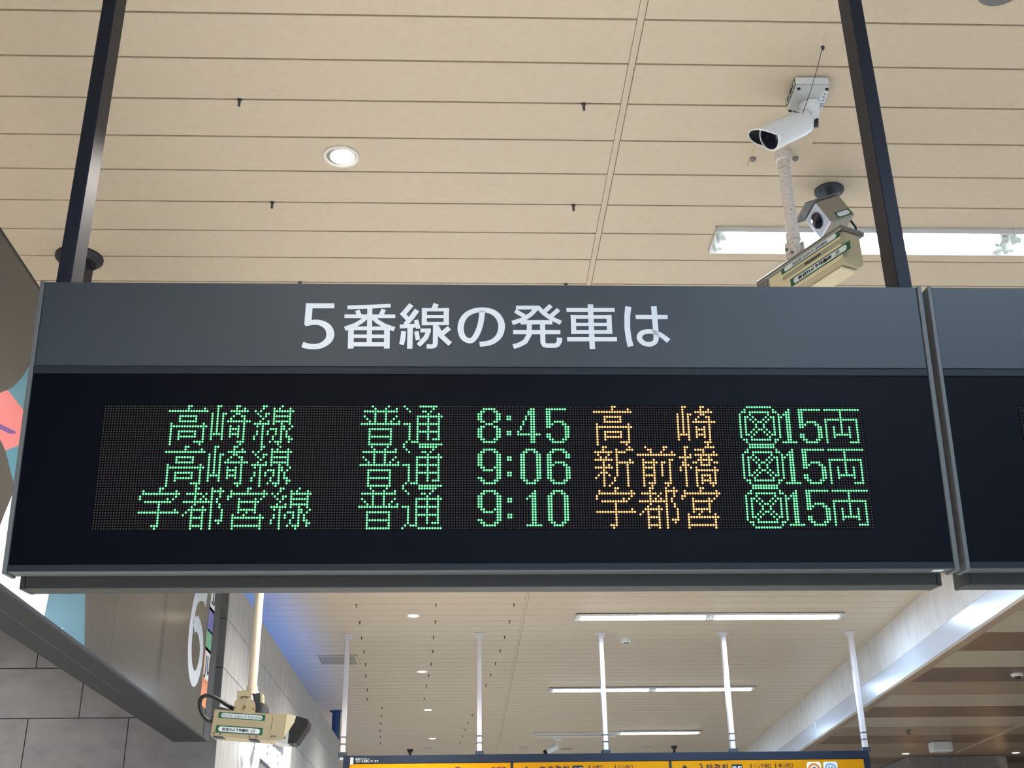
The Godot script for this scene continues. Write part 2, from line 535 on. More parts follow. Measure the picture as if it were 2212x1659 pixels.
# ---------------------------------------------------------------- camera, environment, lamps
func _ready() -> void:
	cam_basis = Basis.from_euler(Vector3(deg_to_rad(24.641), deg_to_rad(-2.577), deg_to_rad(-0.912)))
	var cam := Camera3D.new()
	cam.name = "camera"
	add_child(cam)
	cam.transform = Transform3D(cam_basis, EYE)
	cam.fov = rad_to_deg(2.0 * atan(829.5 / FOC))
	cam.near = 0.05
	cam.far = 200.0
	cam.current = true
	var env := Environment.new()
	var air := ProceduralSkyMaterial.new()
	air.sky_top_color = Color(0.62, 0.76, 1.0)
	air.sky_horizon_color = Color(0.86, 0.92, 1.0)
	air.ground_horizon_color = Color(0.6, 0.62, 0.64)
	air.ground_bottom_color = Color(0.5, 0.5, 0.5)
	air.sky_energy_multiplier = 1.3
	air.ground_energy_multiplier = 0.4
	var sky := Sky.new()
	sky.sky_material = air
	env.background_mode = Environment.BG_SKY
	env.sky = sky
	env.tonemap_mode = Environment.TONE_MAPPER_LINEAR
	env.tonemap_exposure = 1.42
	env.sdfgi_enabled = true
	env.ssao_enabled = true
	env.ssil_enabled = true
	var we := WorldEnvironment.new()
	we.name = "environment"
	we.environment = env
	add_child(we)
	make_materials()

	build_ceiling()
	build_shell()
	build_partition()
	build_beam()
	build_low_ceiling()
	build_boards()
	build_light_box()
	build_way_sign()
	build_fluorescents()
	build_downlights()
	build_bullet_camera()
	build_pole_camera()
	build_box_camera()
	build_left_camera()
	build_neon()
	build_details()


func lamp_light(kind: String, at: Vector3, c: Color, energy: float, size: Vector2, parent: Node3D) -> void:
	if kind == "area":
		var l := AreaLight3D.new()
		l.name = "area_light"
		l.area_size = size
		l.light_color = c
		l.light_energy = energy
		l.area_range = 30.0
		l.area_attenuation = 2.0
		l.shadow_enabled = true
		parent.add_child(l, true)
		l.global_transform = Transform3D(Basis(Vector3.RIGHT, Vector3.FORWARD, Vector3.UP), at)
	else:
		var l := SpotLight3D.new()
		l.name = "spot_light"
		l.light_color = c
		l.light_energy = energy
		l.light_size = size.x
		l.spot_range = 30.0
		l.spot_attenuation = 2.0
		l.spot_angle = size.y
		l.shadow_enabled = true
		parent.add_child(l, true)
		l.global_transform = Transform3D(Basis(Vector3.RIGHT, Vector3.FORWARD, Vector3.UP), at)


# ---------------------------------------------------------------- setting
func beam_x(z: float) -> float:
	return BEAM_A.x + (BEAM_A.z - z) * 0.06242

func build_ceiling() -> void:
	var root := structure("ceiling")
	var slab := Shape.new()
	slab.span(Transform3D(), Vector3(-6.2, CEIL + 0.014, 8.2), Vector3(13.2, CEIL + 0.2, -26.2))
	part("slab", slab, M.slab, root)
	var far := Shape.new()
	var gap := 0.0075
	var left_mesh: ArrayMesh
	for k in range(-53, 110):
		var z0 := PLANK_Z - k * PLANK - gap * 0.5
		var z1 := PLANK_Z - (k + 1) * PLANK + gap * 0.5
		var zm := (z0 + z1) * 0.5
		var r := beam_x(zm) + 0.015
		if k >= -4 and k <= 46:
			if left_mesh == null:
				var l := Shape.new()
				l.box(Transform3D(), Vector3(JOINT_X - 0.012 + 4.6, 0.013, PLANK - gap), 0.0012)
				left_mesh = l.mesh()
			mesh_node("plank", left_mesh, M.plank, root, Transform3D(Basis(), Vector3((JOINT_X - 0.012 - 4.6) * 0.5, CEIL + 0.0065, zm)))
			var rs := Shape.new()
			rs.box(Transform3D(), Vector3(r - JOINT_X - 0.012, 0.013, PLANK - gap), 0.0012)
			mesh_node("plank", rs.mesh(), M.plank, root, Transform3D(Basis(), Vector3((JOINT_X + 0.012 + r) * 0.5, CEIL + 0.0065, zm)))
		else:
			far.span(Transform3D(), Vector3(-4.6, CEIL, z0), Vector3(JOINT_X - 0.012, CEIL + 0.013, z1))
			far.span(Transform3D(), Vector3(JOINT_X + 0.012, CEIL, z0), Vector3(r, CEIL + 0.013, z1))
	tag(part("planks_beyond", far, M.plank, root), "", "", "", "stuff")
	var strip := Shape.new()
	strip.span(Transform3D(), Vector3(JOINT_X - 0.0105, CEIL + 0.002, 7.9), Vector3(JOINT_X + 0.0105, CEIL + 0.0145, -25.0), 0.001)
	part("joint_strip", strip, M.joint, root)

func build_shell() -> void:
	var f := structure("floor")
	var s := Shape.new()
	s.span(Transform3D(), Vector3(-6.2, -0.2, 8.2), Vector3(13.2, 0.0, -26.2))
	part("floor_slab", s, M.floor, f)
	for e in [["wall_back", Vector3(-6.2, 0, 8.0), Vector3(-1.6, 4.3, 8.2)], ["wall_back_right", Vector3(11.0, 0, 8.0), Vector3(13.2, 4.3, 8.2)], ["wall_lintel", Vector3(-1.6, 3.95, 8.0), Vector3(11.0, 4.3, 8.2)], ["wall_end", Vector3(-6.2, 0, -26.2), Vector3(13.2, 4.3, -26.0)], ["wall_outer", Vector3(-6.2, 0, 8.0), Vector3(-6.0, 4.3, -26.0)], ["wall_right", Vector3(13.0, 0, 8.0), Vector3(13.2, 4.3, -26.0)]]:
		var w := structure(e[0])
		var b := Shape.new()
		b.span(Transform3D(), e[1], e[2])
		part("wall_face", b, M.wall, w)
	# glazed entrance behind the viewer: mullions and panes
	var win := structure("window_1")
	for i in 8:
		var m := Shape.new()
		m.span(Transform3D(), Vector3(-1.6 + i * 1.8 - 0.04, 0.0, 8.05), Vector3(-1.6 + i * 1.8 + 0.04, 3.95, 8.15), 0.004)
		part("mullion", m, M.box_frame, win)
	for i in 7:
		var g := Shape.new()
		g.span(Transform3D(), Vector3(-1.56 + i * 1.8, 0.02, 8.095), Vector3(0.16 + i * 1.8, 3.94, 8.105))
		part("pane", g, M.pane, win)
	var street := structure("pavement")
	var q := Shape.new()
	q.span(Transform3D(), Vector3(-60, -0.3, 8.2), Vector3(60, -0.02, 90))
	part("paving", q, M.floor, street)

# the stone-clad partition that stops short of the ceiling
func build_partition() -> void:
	var root := structure("wall_left")
	var top := 3.683
	var core := Shape.new()
	core.span(Transform3D(), Vector3(-5.0, 0.0, PART_Z - 0.012), Vector3(PART_X - 0.012, top - 0.004, PART_Z - 0.25))
	core.span(Transform3D(), Vector3(PART_X - 0.2, 0.0, PART_Z - 0.2), Vector3(PART_X - 0.012, top - 0.004, -14.94))
	part("wall_core", core, M.mortar, root)
	var heights := [top, 3.395, 3.091, 2.791, 2.49, 2.19, 1.89, 1.2, 0.6, 0.0]
	for i in heights.size() - 1:
		var off := 0.0 if i % 2 == 1 else 0.3
		# face towards the concourse entrance
		var x := -2.614 - 0.6 * 4 + off
		while x < PART_X - 0.02:
			var x1: float = minf(x + 0.6, PART_X)
			if PART_X - x1 < 0.12:
				x1 = PART_X
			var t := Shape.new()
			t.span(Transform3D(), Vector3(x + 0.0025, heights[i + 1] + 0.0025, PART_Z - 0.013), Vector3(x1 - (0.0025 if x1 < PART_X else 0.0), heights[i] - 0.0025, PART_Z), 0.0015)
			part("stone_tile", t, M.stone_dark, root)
			x = x1
		# long side
		var z := PART_Z - 0.013
		var first := true
		while z > -14.95:
			var z1: float = maxf(z - (0.6 if not first else 0.22 + off * 0.9), -14.96)
			var t := Shape.new()
			t.span(Transform3D(), Vector3(PART_X - 0.013, heights[i + 1] + 0.0025, z - 0.0015), Vector3(PART_X, heights[i] - 0.0025, z1 + 0.0015), 0.0012)
			part("stone_tile", t, M.stone, root)
			z = z1
			first = false

func build_beam() -> void:
	var root := structure("trim_1")
	var nrm := Vector3(-BEAM_D.z, 0, BEAM_D.x) * -1.0
	if nrm.x > 0:
		nrm = -nrm
	var f := Transform3D(Basis(BEAM_D, Vector3.UP, BEAM_D.cross(Vector3.UP)), BEAM_A)
	if f.basis.z.dot(nrm) < 0:
		f = Transform3D(Basis(-BEAM_D, Vector3.UP, (-BEAM_D).cross(Vector3.UP)), BEAM_A)
	var sg := f.basis.x.dot(BEAM_D)
	var core := Shape.new()
	core.span(f, Vector3(-16.9, LOW - CEIL + 0.005, -0.5), Vector3(17.0, 0.012, -0.013))
	part("beam_core", core, M.fascia, root)
	var t := -16.0
	var i := 0
	while t < 16.0:
		var up := Shape.new()
		up.span(f, Vector3(sg * (t + 0.19 + 0.0015), 3.748 - CEIL, -0.013), Vector3(sg * (t + 1.29 - 0.0015), 0.0, 0.0), 0.001)
		part("fascia_panel", up, M.fascia, root)
		t += 1.1
	t = -16.0
	while t < 16.0:
		var dn := Shape.new()
		dn.span(f, Vector3(sg * (t + 0.88 + 0.0015), LOW - CEIL + 0.012, -0.013), Vector3(sg * (t + 0.88 + 2.2 - 0.0015), 3.745 - CEIL, 0.003), 0.001)
		part("gloss_panel", dn, M.gloss_white, root)
		t += 2.2
	var tr := Shape.new()
	tr.span(f, Vector3(-17, LOW - CEIL - 0.012, -0.06), Vector3(17, LOW - CEIL + 0.011, 0.004), 0.002)
	tr.span(f, Vector3(-17, LOW - CEIL - 0.004, -0.09), Vector3(17, LOW - CEIL + 0.008, -0.062), 0.001)
	part("edge_trim", tr, M.edge_trim, root)

func build_low_ceiling() -> void:
	var root := structure("ceiling_lower")
	var tones := [M.board_mid, M.board_brown, M.board_mid, M.board_light, M.board_brown, M.board_light, M.board_dark, M.board_mid, M.board_light, M.board_brown, M.board_light, M.board_mid, M.board_brown, M.board_mid]
	var z := -6.03
	for i in 24:
		var z1 := z - 0.6555
		var x0 := beam_x(z) + 0.07
		var s := Shape.new()
		s.span(Transform3D(), Vector3(x0, LOW, z - 0.002), Vector3(12.98, LOW + 0.03, z1 + 0.002), 0.0015)
		part("ceiling_board", s, tones[i % tones.size()], root)
		z = z1
	var near := Shape.new()
	near.span(Transform3D(), Vector3(3.5, LOW, 7.98), Vector3(12.98, LOW + 0.03, -6.03))
	part("ceiling_sheet", near, M.board_mid, root)
	# a raised batten that runs askew across the boards
	var a := at_y(2330, 1511, LOW)
	var b := at_y(2065, 1626, LOW)
	var bt := Shape.new()
	bt.box(Shape.axis_frame((a + b) * 0.5, b - a, Vector3.UP), Vector3(0.012, (b - a).length(), 0.05), 0.002)
	part("batten", bt, M.board_light, root)
	var c := thing("square_column", Vector3(6.4, 0, -16.35), "grey stone-clad square column under the lower brown ceiling", "column")
	var cs := Shape.new()
	cs.span(Transform3D(), Vector3(5.757, 0, -15.72), Vector3(7.043, LOW, -17.0), 0.01)
	part("shaft", cs, M.column, c)
	var cap := Shape.new()
	cap.span(Transform3D(), Vector3(6.15, LOW - 0.006, -15.70), Vector3(6.75, LOW - 0.001, -15.718), 0.001)
	part("cap_strip", cap, M.grey_metal, c)
	# fittings of the lower ceiling
	var d := at_y(2197, 1456, LOW)
	var cam := thing("dome_camera", d, "small white dome camera with dark eye on lower brown ceiling", "camera")
	var s1 := Shape.new()
	s1.lathe(Shape.axis_frame(d, Vector3.DOWN), [Vector2(0, 0), Vector2(0.055, 0), Vector2(0.05, 0.018), Vector2(0.03, 0.022), Vector2(0, 0.022)])
	part("base", s1, M.trim_ring, cam)
	var s2 := Shape.new()
	s2.ball(d + Vector3(0, -0.02, 0), 0.026, 14, Vector3.DOWN, -0.1, 1.0)
	part("dome", s2, M.black, cam)
	d = at_y(1961, 1577, LOW)
	var sp := thing("sprinkler", d, "small grey ceiling sprinkler near the batten on brown boards", "sprinkler")
	var s3 := Shape.new()
	s3.lathe(Shape.axis_frame(d, Vector3.DOWN), [Vector2(0, 0), Vector2(0.05, 0), Vector2(0.048, 0.004), Vector2(0.018, 0.008), Vector2(0.018, 0.045), Vector2(0.026, 0.05), Vector2(0, 0.052)])
	part("head", s3, M.grey_metal, sp)
	d = at_y(2030, 1602, LOW)
	var lo := thing("ceiling_speaker", d, "white box speaker hung under the lower brown ceiling", "speaker")
	var s4 := Shape.new()
	s4.box(Transform3D(Basis(), d + Vector3(0, -0.06, 0)), Vector3(0.24, 0.115, 0.16), 0.012)
	part("cabinet", s4, M.white_plastic, lo)
	var s5 := Shape.new()
	s5.box(Transform3D(Basis(), d + Vector3(0, -0.119, 0)), Vector3(0.2, 0.004, 0.12), 0.001)
	part("grille", s5, M.grey_plastic, lo)


# ---------------------------------------------------------------- departure boards
func board_frame() -> Transform3D:
	return Transform3D(Basis(Vector3.RIGHT, Vector3(0, 0.99585, 0.0909), Vector3(0, -0.0909, 0.99585)), Vector3(-0.8055, 2.6839, -2.4861))

func post(parent: Node3D, x: float, zf: float, y0: float) -> void:
	var s := Shape.new()
	s.span(Transform3D(), Vector3(x - 0.0175, y0, zf - 0.08), Vector3(x + 0.0175, CEIL, zf), 0.0025)
	var p := part("hanger_post", s, M.post, parent)
	var f := Shape.new()
	f.lathe(Shape.axis_frame(Vector3(x, CEIL - 0.0005, zf - 0.04), Vector3.DOWN), [Vector2(0, 0), Vector2(0.095, 0), Vector2(0.095, 0.012), Vector2(0.085, 0.02), Vector2(0, 0.02)], 28)
	mesh_node("ceiling_flange", f.mesh(), M.black, p)

func make_board(called: String, label: String, shift: float) -> Node3D:
	var fr := board_frame()
	fr.origin.x += shift
	var root := thing(called, fr.origin, label, "display", "departure boards hung in a row")
	root.transform = fr
	var I := Transform3D()
	var s := Shape.new()
	s.span(I, Vector3(-0.172, -0.3755, -0.0535), Vector3(1.896, 0.304, -0.004), 0.001)
	piece("housing", s, M.frame, root)
	s = Shape.new()
	s.span(I, Vector3(-0.15, -0.4025, -0.122), Vector3(1.873, 0.29, -0.0545), 0.0015)
	piece("rear_rail", s, M.rail, root)
	for x in [[-0.161, -0.1505], [1.8735, 1.883]]:
		s = Shape.new()
		s.span(I, Vector3(x[0], -0.4035, -0.124), Vector3(x[1], 0.291, -0.0537), 0.0012)
		piece("rail_cap", s, M.rail, root)
	s = Shape.new()
	s.span(I, Vector3(-0.1705, 0.0975, -0.004), Vector3(1.8925, 0.305, 0.0), 0.0008)
	piece("header_panel", s, M.slate, root)
	s = Shape.new()
	s.span(I, Vector3(-0.1705, 0.0785, -0.004), Vector3(1.8925, 0.0945, 0.002), 0.0008)
	s.span(I, Vector3(-0.1705, -0.3745, -0.004), Vector3(1.8925, -0.3605, 0.003), 0.0008)
	piece("bezel", s, M.bezel, root)
	s = Shape.new()
	s.span(I, Vector3(-0.1705, -0.36, -0.004), Vector3(1.8925, 0.078, -0.0006), 0.0004)
	piece("display_window", s, M.glass, root)
	for x in [[-0.181, -0.1715], [1.8935, 1.9045]]:
		s = Shape.new()
		s.span(I, Vector3(x[0], -0.38, -0.054), Vector3(x[1], 0.3065, 0.004), 0.0012)
		piece("end_frame", s, M.frame, root)
	s = Shape.new()
	s.span(I, Vector3(-0.004, -47 * PITCH - 0.004, -0.0007), Vector3(287 * PITCH + 0.004, 0.004, 0.0), 0.0)
	piece("matrix_board", s, M.matrix, root)
	return root

func unlit_dots(root: Node3D, lit: Dictionary) -> void:
	var s := Shape.new()
	s.lathe(Shape.axis_frame(Vector3.ZERO, Vector3.BACK), [Vector2(0.0016, 0), Vector2(0.0012, 0.0007), Vector2(0, 0.0009)], 7)
	var m := s.mesh()
	m.surface_set_material(0, M.dot)
	var mm := MultiMesh.new()
	mm.transform_format = MultiMesh.TRANSFORM_3D
	mm.mesh = m
	mm.instance_count = 288 * 48 - lit.size()
	var i := 0
	for r in 48:
		for c in 288:
			if not lit.has(r * 288 + c):
				mm.set_instance_transform(i, Transform3D(Basis(), Vector3(c * PITCH, -r * PITCH, 0)))
				i += 1
	var o := MultiMeshInstance3D.new()
	o.name = "unlit_leds"
	o.multimesh = mm
	root.add_child(o, true)
	tag(o, "grid of small grey unlit dots", "", "", "stuff")

func build_boards() -> void:
	var a := make_board("departure_board", "departure board with glowing green and amber train rows under white lettering", 0.0)
	post(a, -0.9455, -2.485, 2.99)
	post(a, 1.0735, -2.485, 2.99)
	var table := dot_table()
	var lit := {}
	var cache := {}
	var lines := [
		[[24, "taka", "g"], [40, "saki", "g"], [56, "line", "g"], [96, "fu", "g"], [112, "tsuu", "g"], [140, "8", "g"], [151, ":", "g"], [151, ".", "g"], [155, "4", "g"], [166, "5", "g"], [184, "taka", "a"], [216, "saki", "a"]],
		[[24, "taka", "g"], [40, "saki", "g"], [56, "line", "g"], [96, "fu", "g"], [112, "tsuu", "g"], [140, "9", "g"], [151, ":", "g"], [151, ".", "g"], [156, "0", "g"], [166, "6", "g"], [184, "shin", "a"], [200, "mae", "a"], [216, "hashi", "a"]],
		[[16, "u", "g"], [32, "tsu", "g"], [48, "miya", "g"], [64, "line", "g"], [96, "fu", "g"], [112, "tsuu", "g"], [140, "9", "g"], [151, ":", "g"], [151, ".", "g"], [158, "1", "g"], [166, "0", "g"], [184, "u", "a"], [200, "tsu", "a"], [216, "miya", "a"]],
	]
	for r in 3:
		lines[r].append_array([[240, "mark", "g"], [256, "1", "g"], [263, "5w", "g"], [273, "ryou", "g"]])
		for e in lines[r]:
			var key: String = e[1] + e[2]
			if not cache.has(key):
				cache[key] = dot_mesh(table[e[1]], M.green_core if e[2] == "g" else M.amber_core, M.green_lens if e[2] == "g" else M.amber_lens)
			var o := mesh_node("led_character", cache[key], null, a, Transform3D(Basis(), Vector3(e[0] * PITCH, -r * 16 * PITCH, 0)))
			tag(o, "glowing green dot-matrix character" if e[2] == "g" else "glowing amber dot-matrix character")
			var rows: Array = table[e[1]]
			for y in rows.size():
				for x in rows[y].length():
					if rows[y][x] == "#":
						lit[(r * 16 + y) * 288 + e[0] + x] = true
	unlit_dots(a, lit)
	header_letters(a)
	var st := Shape.new()
	st.span(Transform3D(), Vector3(1.852, -0.3762, -0.03), Vector3(1.875, -0.3756, -0.012))
	tag(piece("sticker", st, M.sticker_white, a), "small white sticker on lower edge")
	var b := make_board("departure_board", "neighbouring departure board with blank header and dark screen", 2.1)
	post(b, 3.1735, -2.485, 2.99)
	unlit_dots(b, {})

func header_letters(root: Node3D) -> void:
	var fr := board_frame()
	var k := 0.00105
	# crop A: origin (640, 640) scale 5.2667; crop B: origin (1040, 640) scale 5.0273
	var A := [640.0, 640.0, 5.2667]
	var B := [1040.0, 640.0, 5.0273]
	var F := [0.0, 0.0, 1.0]
	var chars := [
		[A, [[[150, 82, 78], [142, 190, 80], [130, 330, 80]], [[112, 110, 62], [434, 110, 62]], [[100, 322, 50], [170, 302, 62], [240, 298, 64], [310, 318, 72], [365, 362, 84], [388, 430, 92], [368, 498, 84], [310, 548, 72], [240, 572, 66], [150, 572, 66], [70, 552, 70]]]],
		[A, [[[583, 128, 47], [830, 121, 47], [1074, 107, 47]], [[694, 163, 54], [722, 225, 54]], [[995, 150, 54], [962, 225, 54]], [[549, 229, 46], [1127, 230, 46]], [[838, 125, 60], [830, 550, 58]],
			[[798, 238, 50], [745, 285, 52], [670, 330, 52], [552, 372, 54]], [[868, 238, 50], [925, 290, 52], [1000, 335, 52], [1118, 378, 54]], [[624, 345, 66], [619, 598, 66]], [[1033, 345, 66], [1030, 598, 66]],
			[[600, 367, 46], [1060, 367, 46]], [[640, 458, 43], [1010, 459, 43]], [[640, 549, 50], [1010, 549, 50]]]],
		[A, [[[1310, 96, 60], [1222, 200, 60]], [[1196, 186, 52], [1290, 282, 52]], [[1374, 158, 62], [1315, 240, 60], [1240, 325, 56]], [[1178, 345, 48], [1290, 340, 48], [1395, 332, 46]], [[1363, 272, 50], [1390, 372, 50]],
			[[1296, 335, 64], [1291, 600, 62]], [[1222, 400, 56], [1213, 480, 58], [1198, 553, 56]], [[1366, 402, 52], [1385, 502, 52]],
			[[1592, 88, 64], [1566, 150, 62]], [[1458, 137, 60], [1456, 332, 60]], [[1707, 137, 62], [1706, 332, 62]], [[1428, 156, 40], [1738, 156, 40]], [[1450, 233, 38], [1710, 233, 38]], [[1428, 314, 40], [1738, 313, 40]],
			[[1585, 325, 60], [1582, 540, 58], [1572, 566, 52], [1545, 574, 50], [1484, 572, 52]], [[1412, 393, 48], [1532, 392, 48]], [[1508, 385, 50], [1478, 470, 58], [1390, 562, 56]], [[1742, 362, 58], [1650, 436, 58]], [[1602, 345, 44], [1645, 450, 58], [1752, 548, 58]]]],
		[F, [[[1042, 671, 13], [1038, 700, 12.6], [1030, 722, 12.6], [1020, 735, 12], [1010, 735.5, 12], [1000, 728, 13], [995, 712, 13.6], [998, 694, 13.4], [1008, 680, 12.4], [1024, 672, 11.6], [1043, 669.5, 11.6], [1062, 673.5, 12.6], [1076, 684, 14], [1083.5, 702, 15], [1080, 722, 14], [1069, 735, 12.4], [1055, 741.5, 11.6], [1036, 744, 11.6]]]],
		[B, [[[375, 124, 46], [625, 124, 46]], [[606, 125, 50], [540, 195, 50], [460, 250, 50], [333, 292, 50]], [[366, 160, 50], [470, 220, 48]], [[612, 118, 46], [670, 180, 50], [750, 238, 50], [863, 290, 52]], [[754, 102, 50], [680, 172, 50]], [[838, 146, 50], [755, 218, 50]],
			[[425, 284, 50], [769, 284, 50]], [[344, 391, 50], [857, 391, 50]], [[520, 300, 56], [518, 420, 56], [475, 495, 56], [410, 530, 54], [345, 550, 54]], [[664, 300, 58], [667, 500, 56], [680, 530, 50], [705, 538, 52], [800, 538, 52], [830, 525, 52], [845, 495, 58], [848, 452, 60]]]],
		[B, [[[1183, 90, 62], [1192, 330, 60], [1205, 575, 62]], [[923, 151, 48], [1447, 150, 48]], [[997, 204, 58], [1003, 411, 58]], [[1384, 204, 58], [1392, 411, 58]], [[968, 226, 44], [1412, 226, 44]], [[1020, 307, 38], [1365, 307, 38]], [[974, 389, 44], [1421, 389, 44]], [[929, 468, 50], [1471, 468, 50]]]],
		[B, [[[1594, 114, 70], [1582, 220, 66], [1583, 350, 64], [1598, 460, 64], [1620, 546, 66]], [[1674, 226, 52], [2021, 226, 52]], [[1871, 111, 64], [1880, 220, 62], [1892, 380, 62], [1897, 450, 60], [1885, 495, 56], [1850, 518, 54], [1815, 523, 54], [1765, 512, 56], [1725, 478, 60], [1715, 440, 62], [1740, 402, 58], [1800, 384, 52], [1870, 390, 52], [1950, 425, 54], [2032, 487, 60]]]],
	]
	for c in chars:
		var s := Shape.new()
		for st in c[1]:
			var pts := []
			for p in st:
				var q := on_frame(fr, c[0][0] + p[0] / c[0][2], c[0][1] + p[1] / c[0][2])
				pts.append(Vector3(q.x, q.y, p[2] / c[0][2] * k))
			s.stroke(Transform3D(), smooth(pts) if pts.size() >= 9 and c[1].find(st) == c[1].size() - 1 and c != chars[4] else pts, 0.0012 + c[1].find(st) * 0.00006)
		tag(piece("header_character", s, M.letter, root), "white character on the header")


# ---------------------------------------------------------------- long light box at the left
func build_light_box() -> void:
	var z0 := 1.0
	var z1 := -7.2
	var yb := 2.612
	var yt := 3.653
	var root := thing("mural_sign_box", Vector3(BOX_X - 0.1, yb, (z0 + z1) * 0.5), "long grey sign box hung along the left side with a coloured mural and platform number", "sign")
	var s := Shape.new()
	s.span(Transform3D(), Vector3(BOX_X - 0.205, yb, z0), Vector3(BOX_X - 0.006, yt, z1), 0.003)
	part("housing", s, M.box_frame, root)
	# front sheets, split at a fine seam
	var seam: float = at_x(251, 1320, BOX_X).z
	var ends := [z0, -1.6, -4.1, seam, -7.03]
	for i in ends.size() - 1:
		s = Shape.new()
		s.span(Transform3D(), Vector3(BOX_X - 0.006, yb + 0.012, ends[i] - 0.0006), Vector3(BOX_X, yt - 0.012, ends[i + 1] + 0.0006))
		part("front_sheet", s, M.panel_grey, root)
	s = Shape.new()
	s.span(Transform3D(), Vector3(BOX_X - 0.006, yb, -7.032), Vector3(BOX_X + 0.002, yt, z1), 0.0015)
	s.span(Transform3D(), Vector3(BOX_X - 0.006, yb, z0), Vector3(BOX_X + 0.001, yb + 0.011, -7.03), 0.0008)
	s.span(Transform3D(), Vector3(BOX_X - 0.006, yt - 0.011, z0), Vector3(BOX_X + 0.001, yt, -7.03), 0.0008)
	part("frame_edge", s, M.box_frame, root)
	s = Shape.new()
	s.span(Transform3D(), Vector3(BOX_X - 0.1, yb - 0.0005, -3.6), Vector3(BOX_X - 0.0985, yb + 0.001, -5.6))
	part("underside_seam", s, M.grey_metal, root)
	# printed mural, in the sheet's plane: x runs away along -z, y up
	var f := Transform3D(Basis(Vector3(0, 0, -1), Vector3.UP, Vector3.RIGHT), Vector3(BOX_X, 0, 0))
	var bounds := PackedVector2Array([Vector2(-z0, yb + 0.013), Vector2(7.03, yb + 0.013), Vector2(7.03, yt - 0.013), Vector2(-z0, yt - 0.013)])
	var prints := [
		["mural_shape", M.print_teal, [[75, 770], [50.6, 810.7], [38.9, 824], [29.8, 835], [16.3, 842.4], [41.6, 874.5], [90, 930]], 0.0004],
		["mural_shape", M.print_pink, [[-70, 880], [-30, 858], [0, 848.4], [16.3, 842.4], [41.6, 874.5], [88, 935], [60, 955], [29, 966.5], [11.4, 973], [4, 956], [-10, 935], [-70, 905]], 0.0004],
		["mural_shape", M.print_teal, [[11.4, 973], [29, 966.5], [60, 955], [80, 1080], [40, 1085], [22.5, 1018], [17.5, 996]], 0.0004],
		["mural_line", M.print_purple, [[-30, 903], [0, 916], [33, 932], [33.5, 937], [18, 936], [0, 927], [-30, 912]], 0.0007],
		["mural_shape", M.print_white, [[30, 1060], [10.8, 1107.5], [0, 1135], [-70, 1310], [-70, 1210], [-60, 1330], [90, 1380], [94.8, 1334.8], [105, 1284.6], [140, 1100], [150, 1060]], 0.0004],
		["mural_shape", M.print_teal, [[150, 1060], [140, 1100], [105, 1284.6], [94.8, 1334.8], [88, 1375], [182, 1420], [183.5, 1284], [184.5, 1060]], 0.0004],
		["mural_line", M.print_white, [[134.2, 1356], [135.4, 1356.6], [133, 1366], [131.8, 1365.4]], 0.0008],
	]
	prints[4][2].remove_at(4)
	for e in prints:
		var poly := PackedVector2Array()
		for p in e[2]:
			poly.append(on_frame(f, p[0], p[1]))
		for cut in Geometry2D.intersect_polygons(poly, bounds):
			s = Shape.new()
			s.prism(f, cut, 0.0, e[3])
			part(e[0], s, e[1], root)
	# the numeral
	s = Shape.new()
	var pts := []
	for p in [[338, 205], [312, 120], [285, 90], [250, 85], [205, 115], [165, 215], [128, 400], [100, 600], [80, 800], [72, 1000], [78, 1220], [102, 1380], [142, 1450], [190, 1390], [232, 1230], [258, 1030], [258, 850], [238, 690], [205, 590], [178, 572], [155, 592], [138, 640]]:
		var q := on_frame(f, 400 + p[0] / 7.373, 1270 + p[1] / 7.373)
		pts.append(Vector3(q.x, q.y, 0.085))
	s.stroke(f, smooth(pts), 0.0008)
	tag(part("platform_number", s, M.letter, root), "white numeral 6 on the grey sheet")
	# route marks
	var marks := [[458.5, 466.5, 1333, 0.24, M.print_green, "JJ"], [452.5, 462, 1377, 0.15, M.print_blue, ""], [449, 457.5, 1418, 0.125, M.print_green, ""], [442.5, 452, 1482, 0.19, M.print_orange, "JU"], [436, 446.8, 1534, 0.14, M.print_orange, ""]]
	for e in marks:
		var br := on_frame(f, e[1], e[2])
		var wd := 0.2
		s = Shape.new()
		s.span(f, Vector3(br.x - wd, br.y, 0.0), Vector3(br.x, br.y + e[3], 0.0006))
		var mk := part("route_mark", s, e[4], root)
		if e[5]:
			s = Shape.new()
			s.span(f, Vector3(br.x - wd + 0.014, br.y + 0.018, 0.0006), Vector3(br.x - 0.014, br.y + e[3] - 0.018, 0.001))
			mesh_node("route_field", s.mesh(), M.print_white, mk)
			lettering("route_letters", e[5], 0.1, f * Transform3D(Basis(), Vector3(br.x - wd * 0.5, br.y + e[3] * 0.5, 0.0008)), M.ink, mk, true)
	for z in [-1.9, -4.225, -6.55]:
		s = Shape.new()
		s.span(Transform3D(), Vector3(-1.573, yt, z - 0.05), Vector3(-1.513, CEIL, z + 0.05), 0.002)
		var p := part("hanger_post", s, M.post, root)
		s = Shape.new()
		s.lathe(Shape.axis_frame(Vector3(-1.558, CEIL - 0.0005, z), Vector3.DOWN), [Vector2(0, 0), Vector2(0.094, 0), Vector2(0.094, 0.008), Vector2(0.07, 0.03), Vector2(0, 0.034)], 28)
		mesh_node("ceiling_flange", s.mesh(), M.black, p)


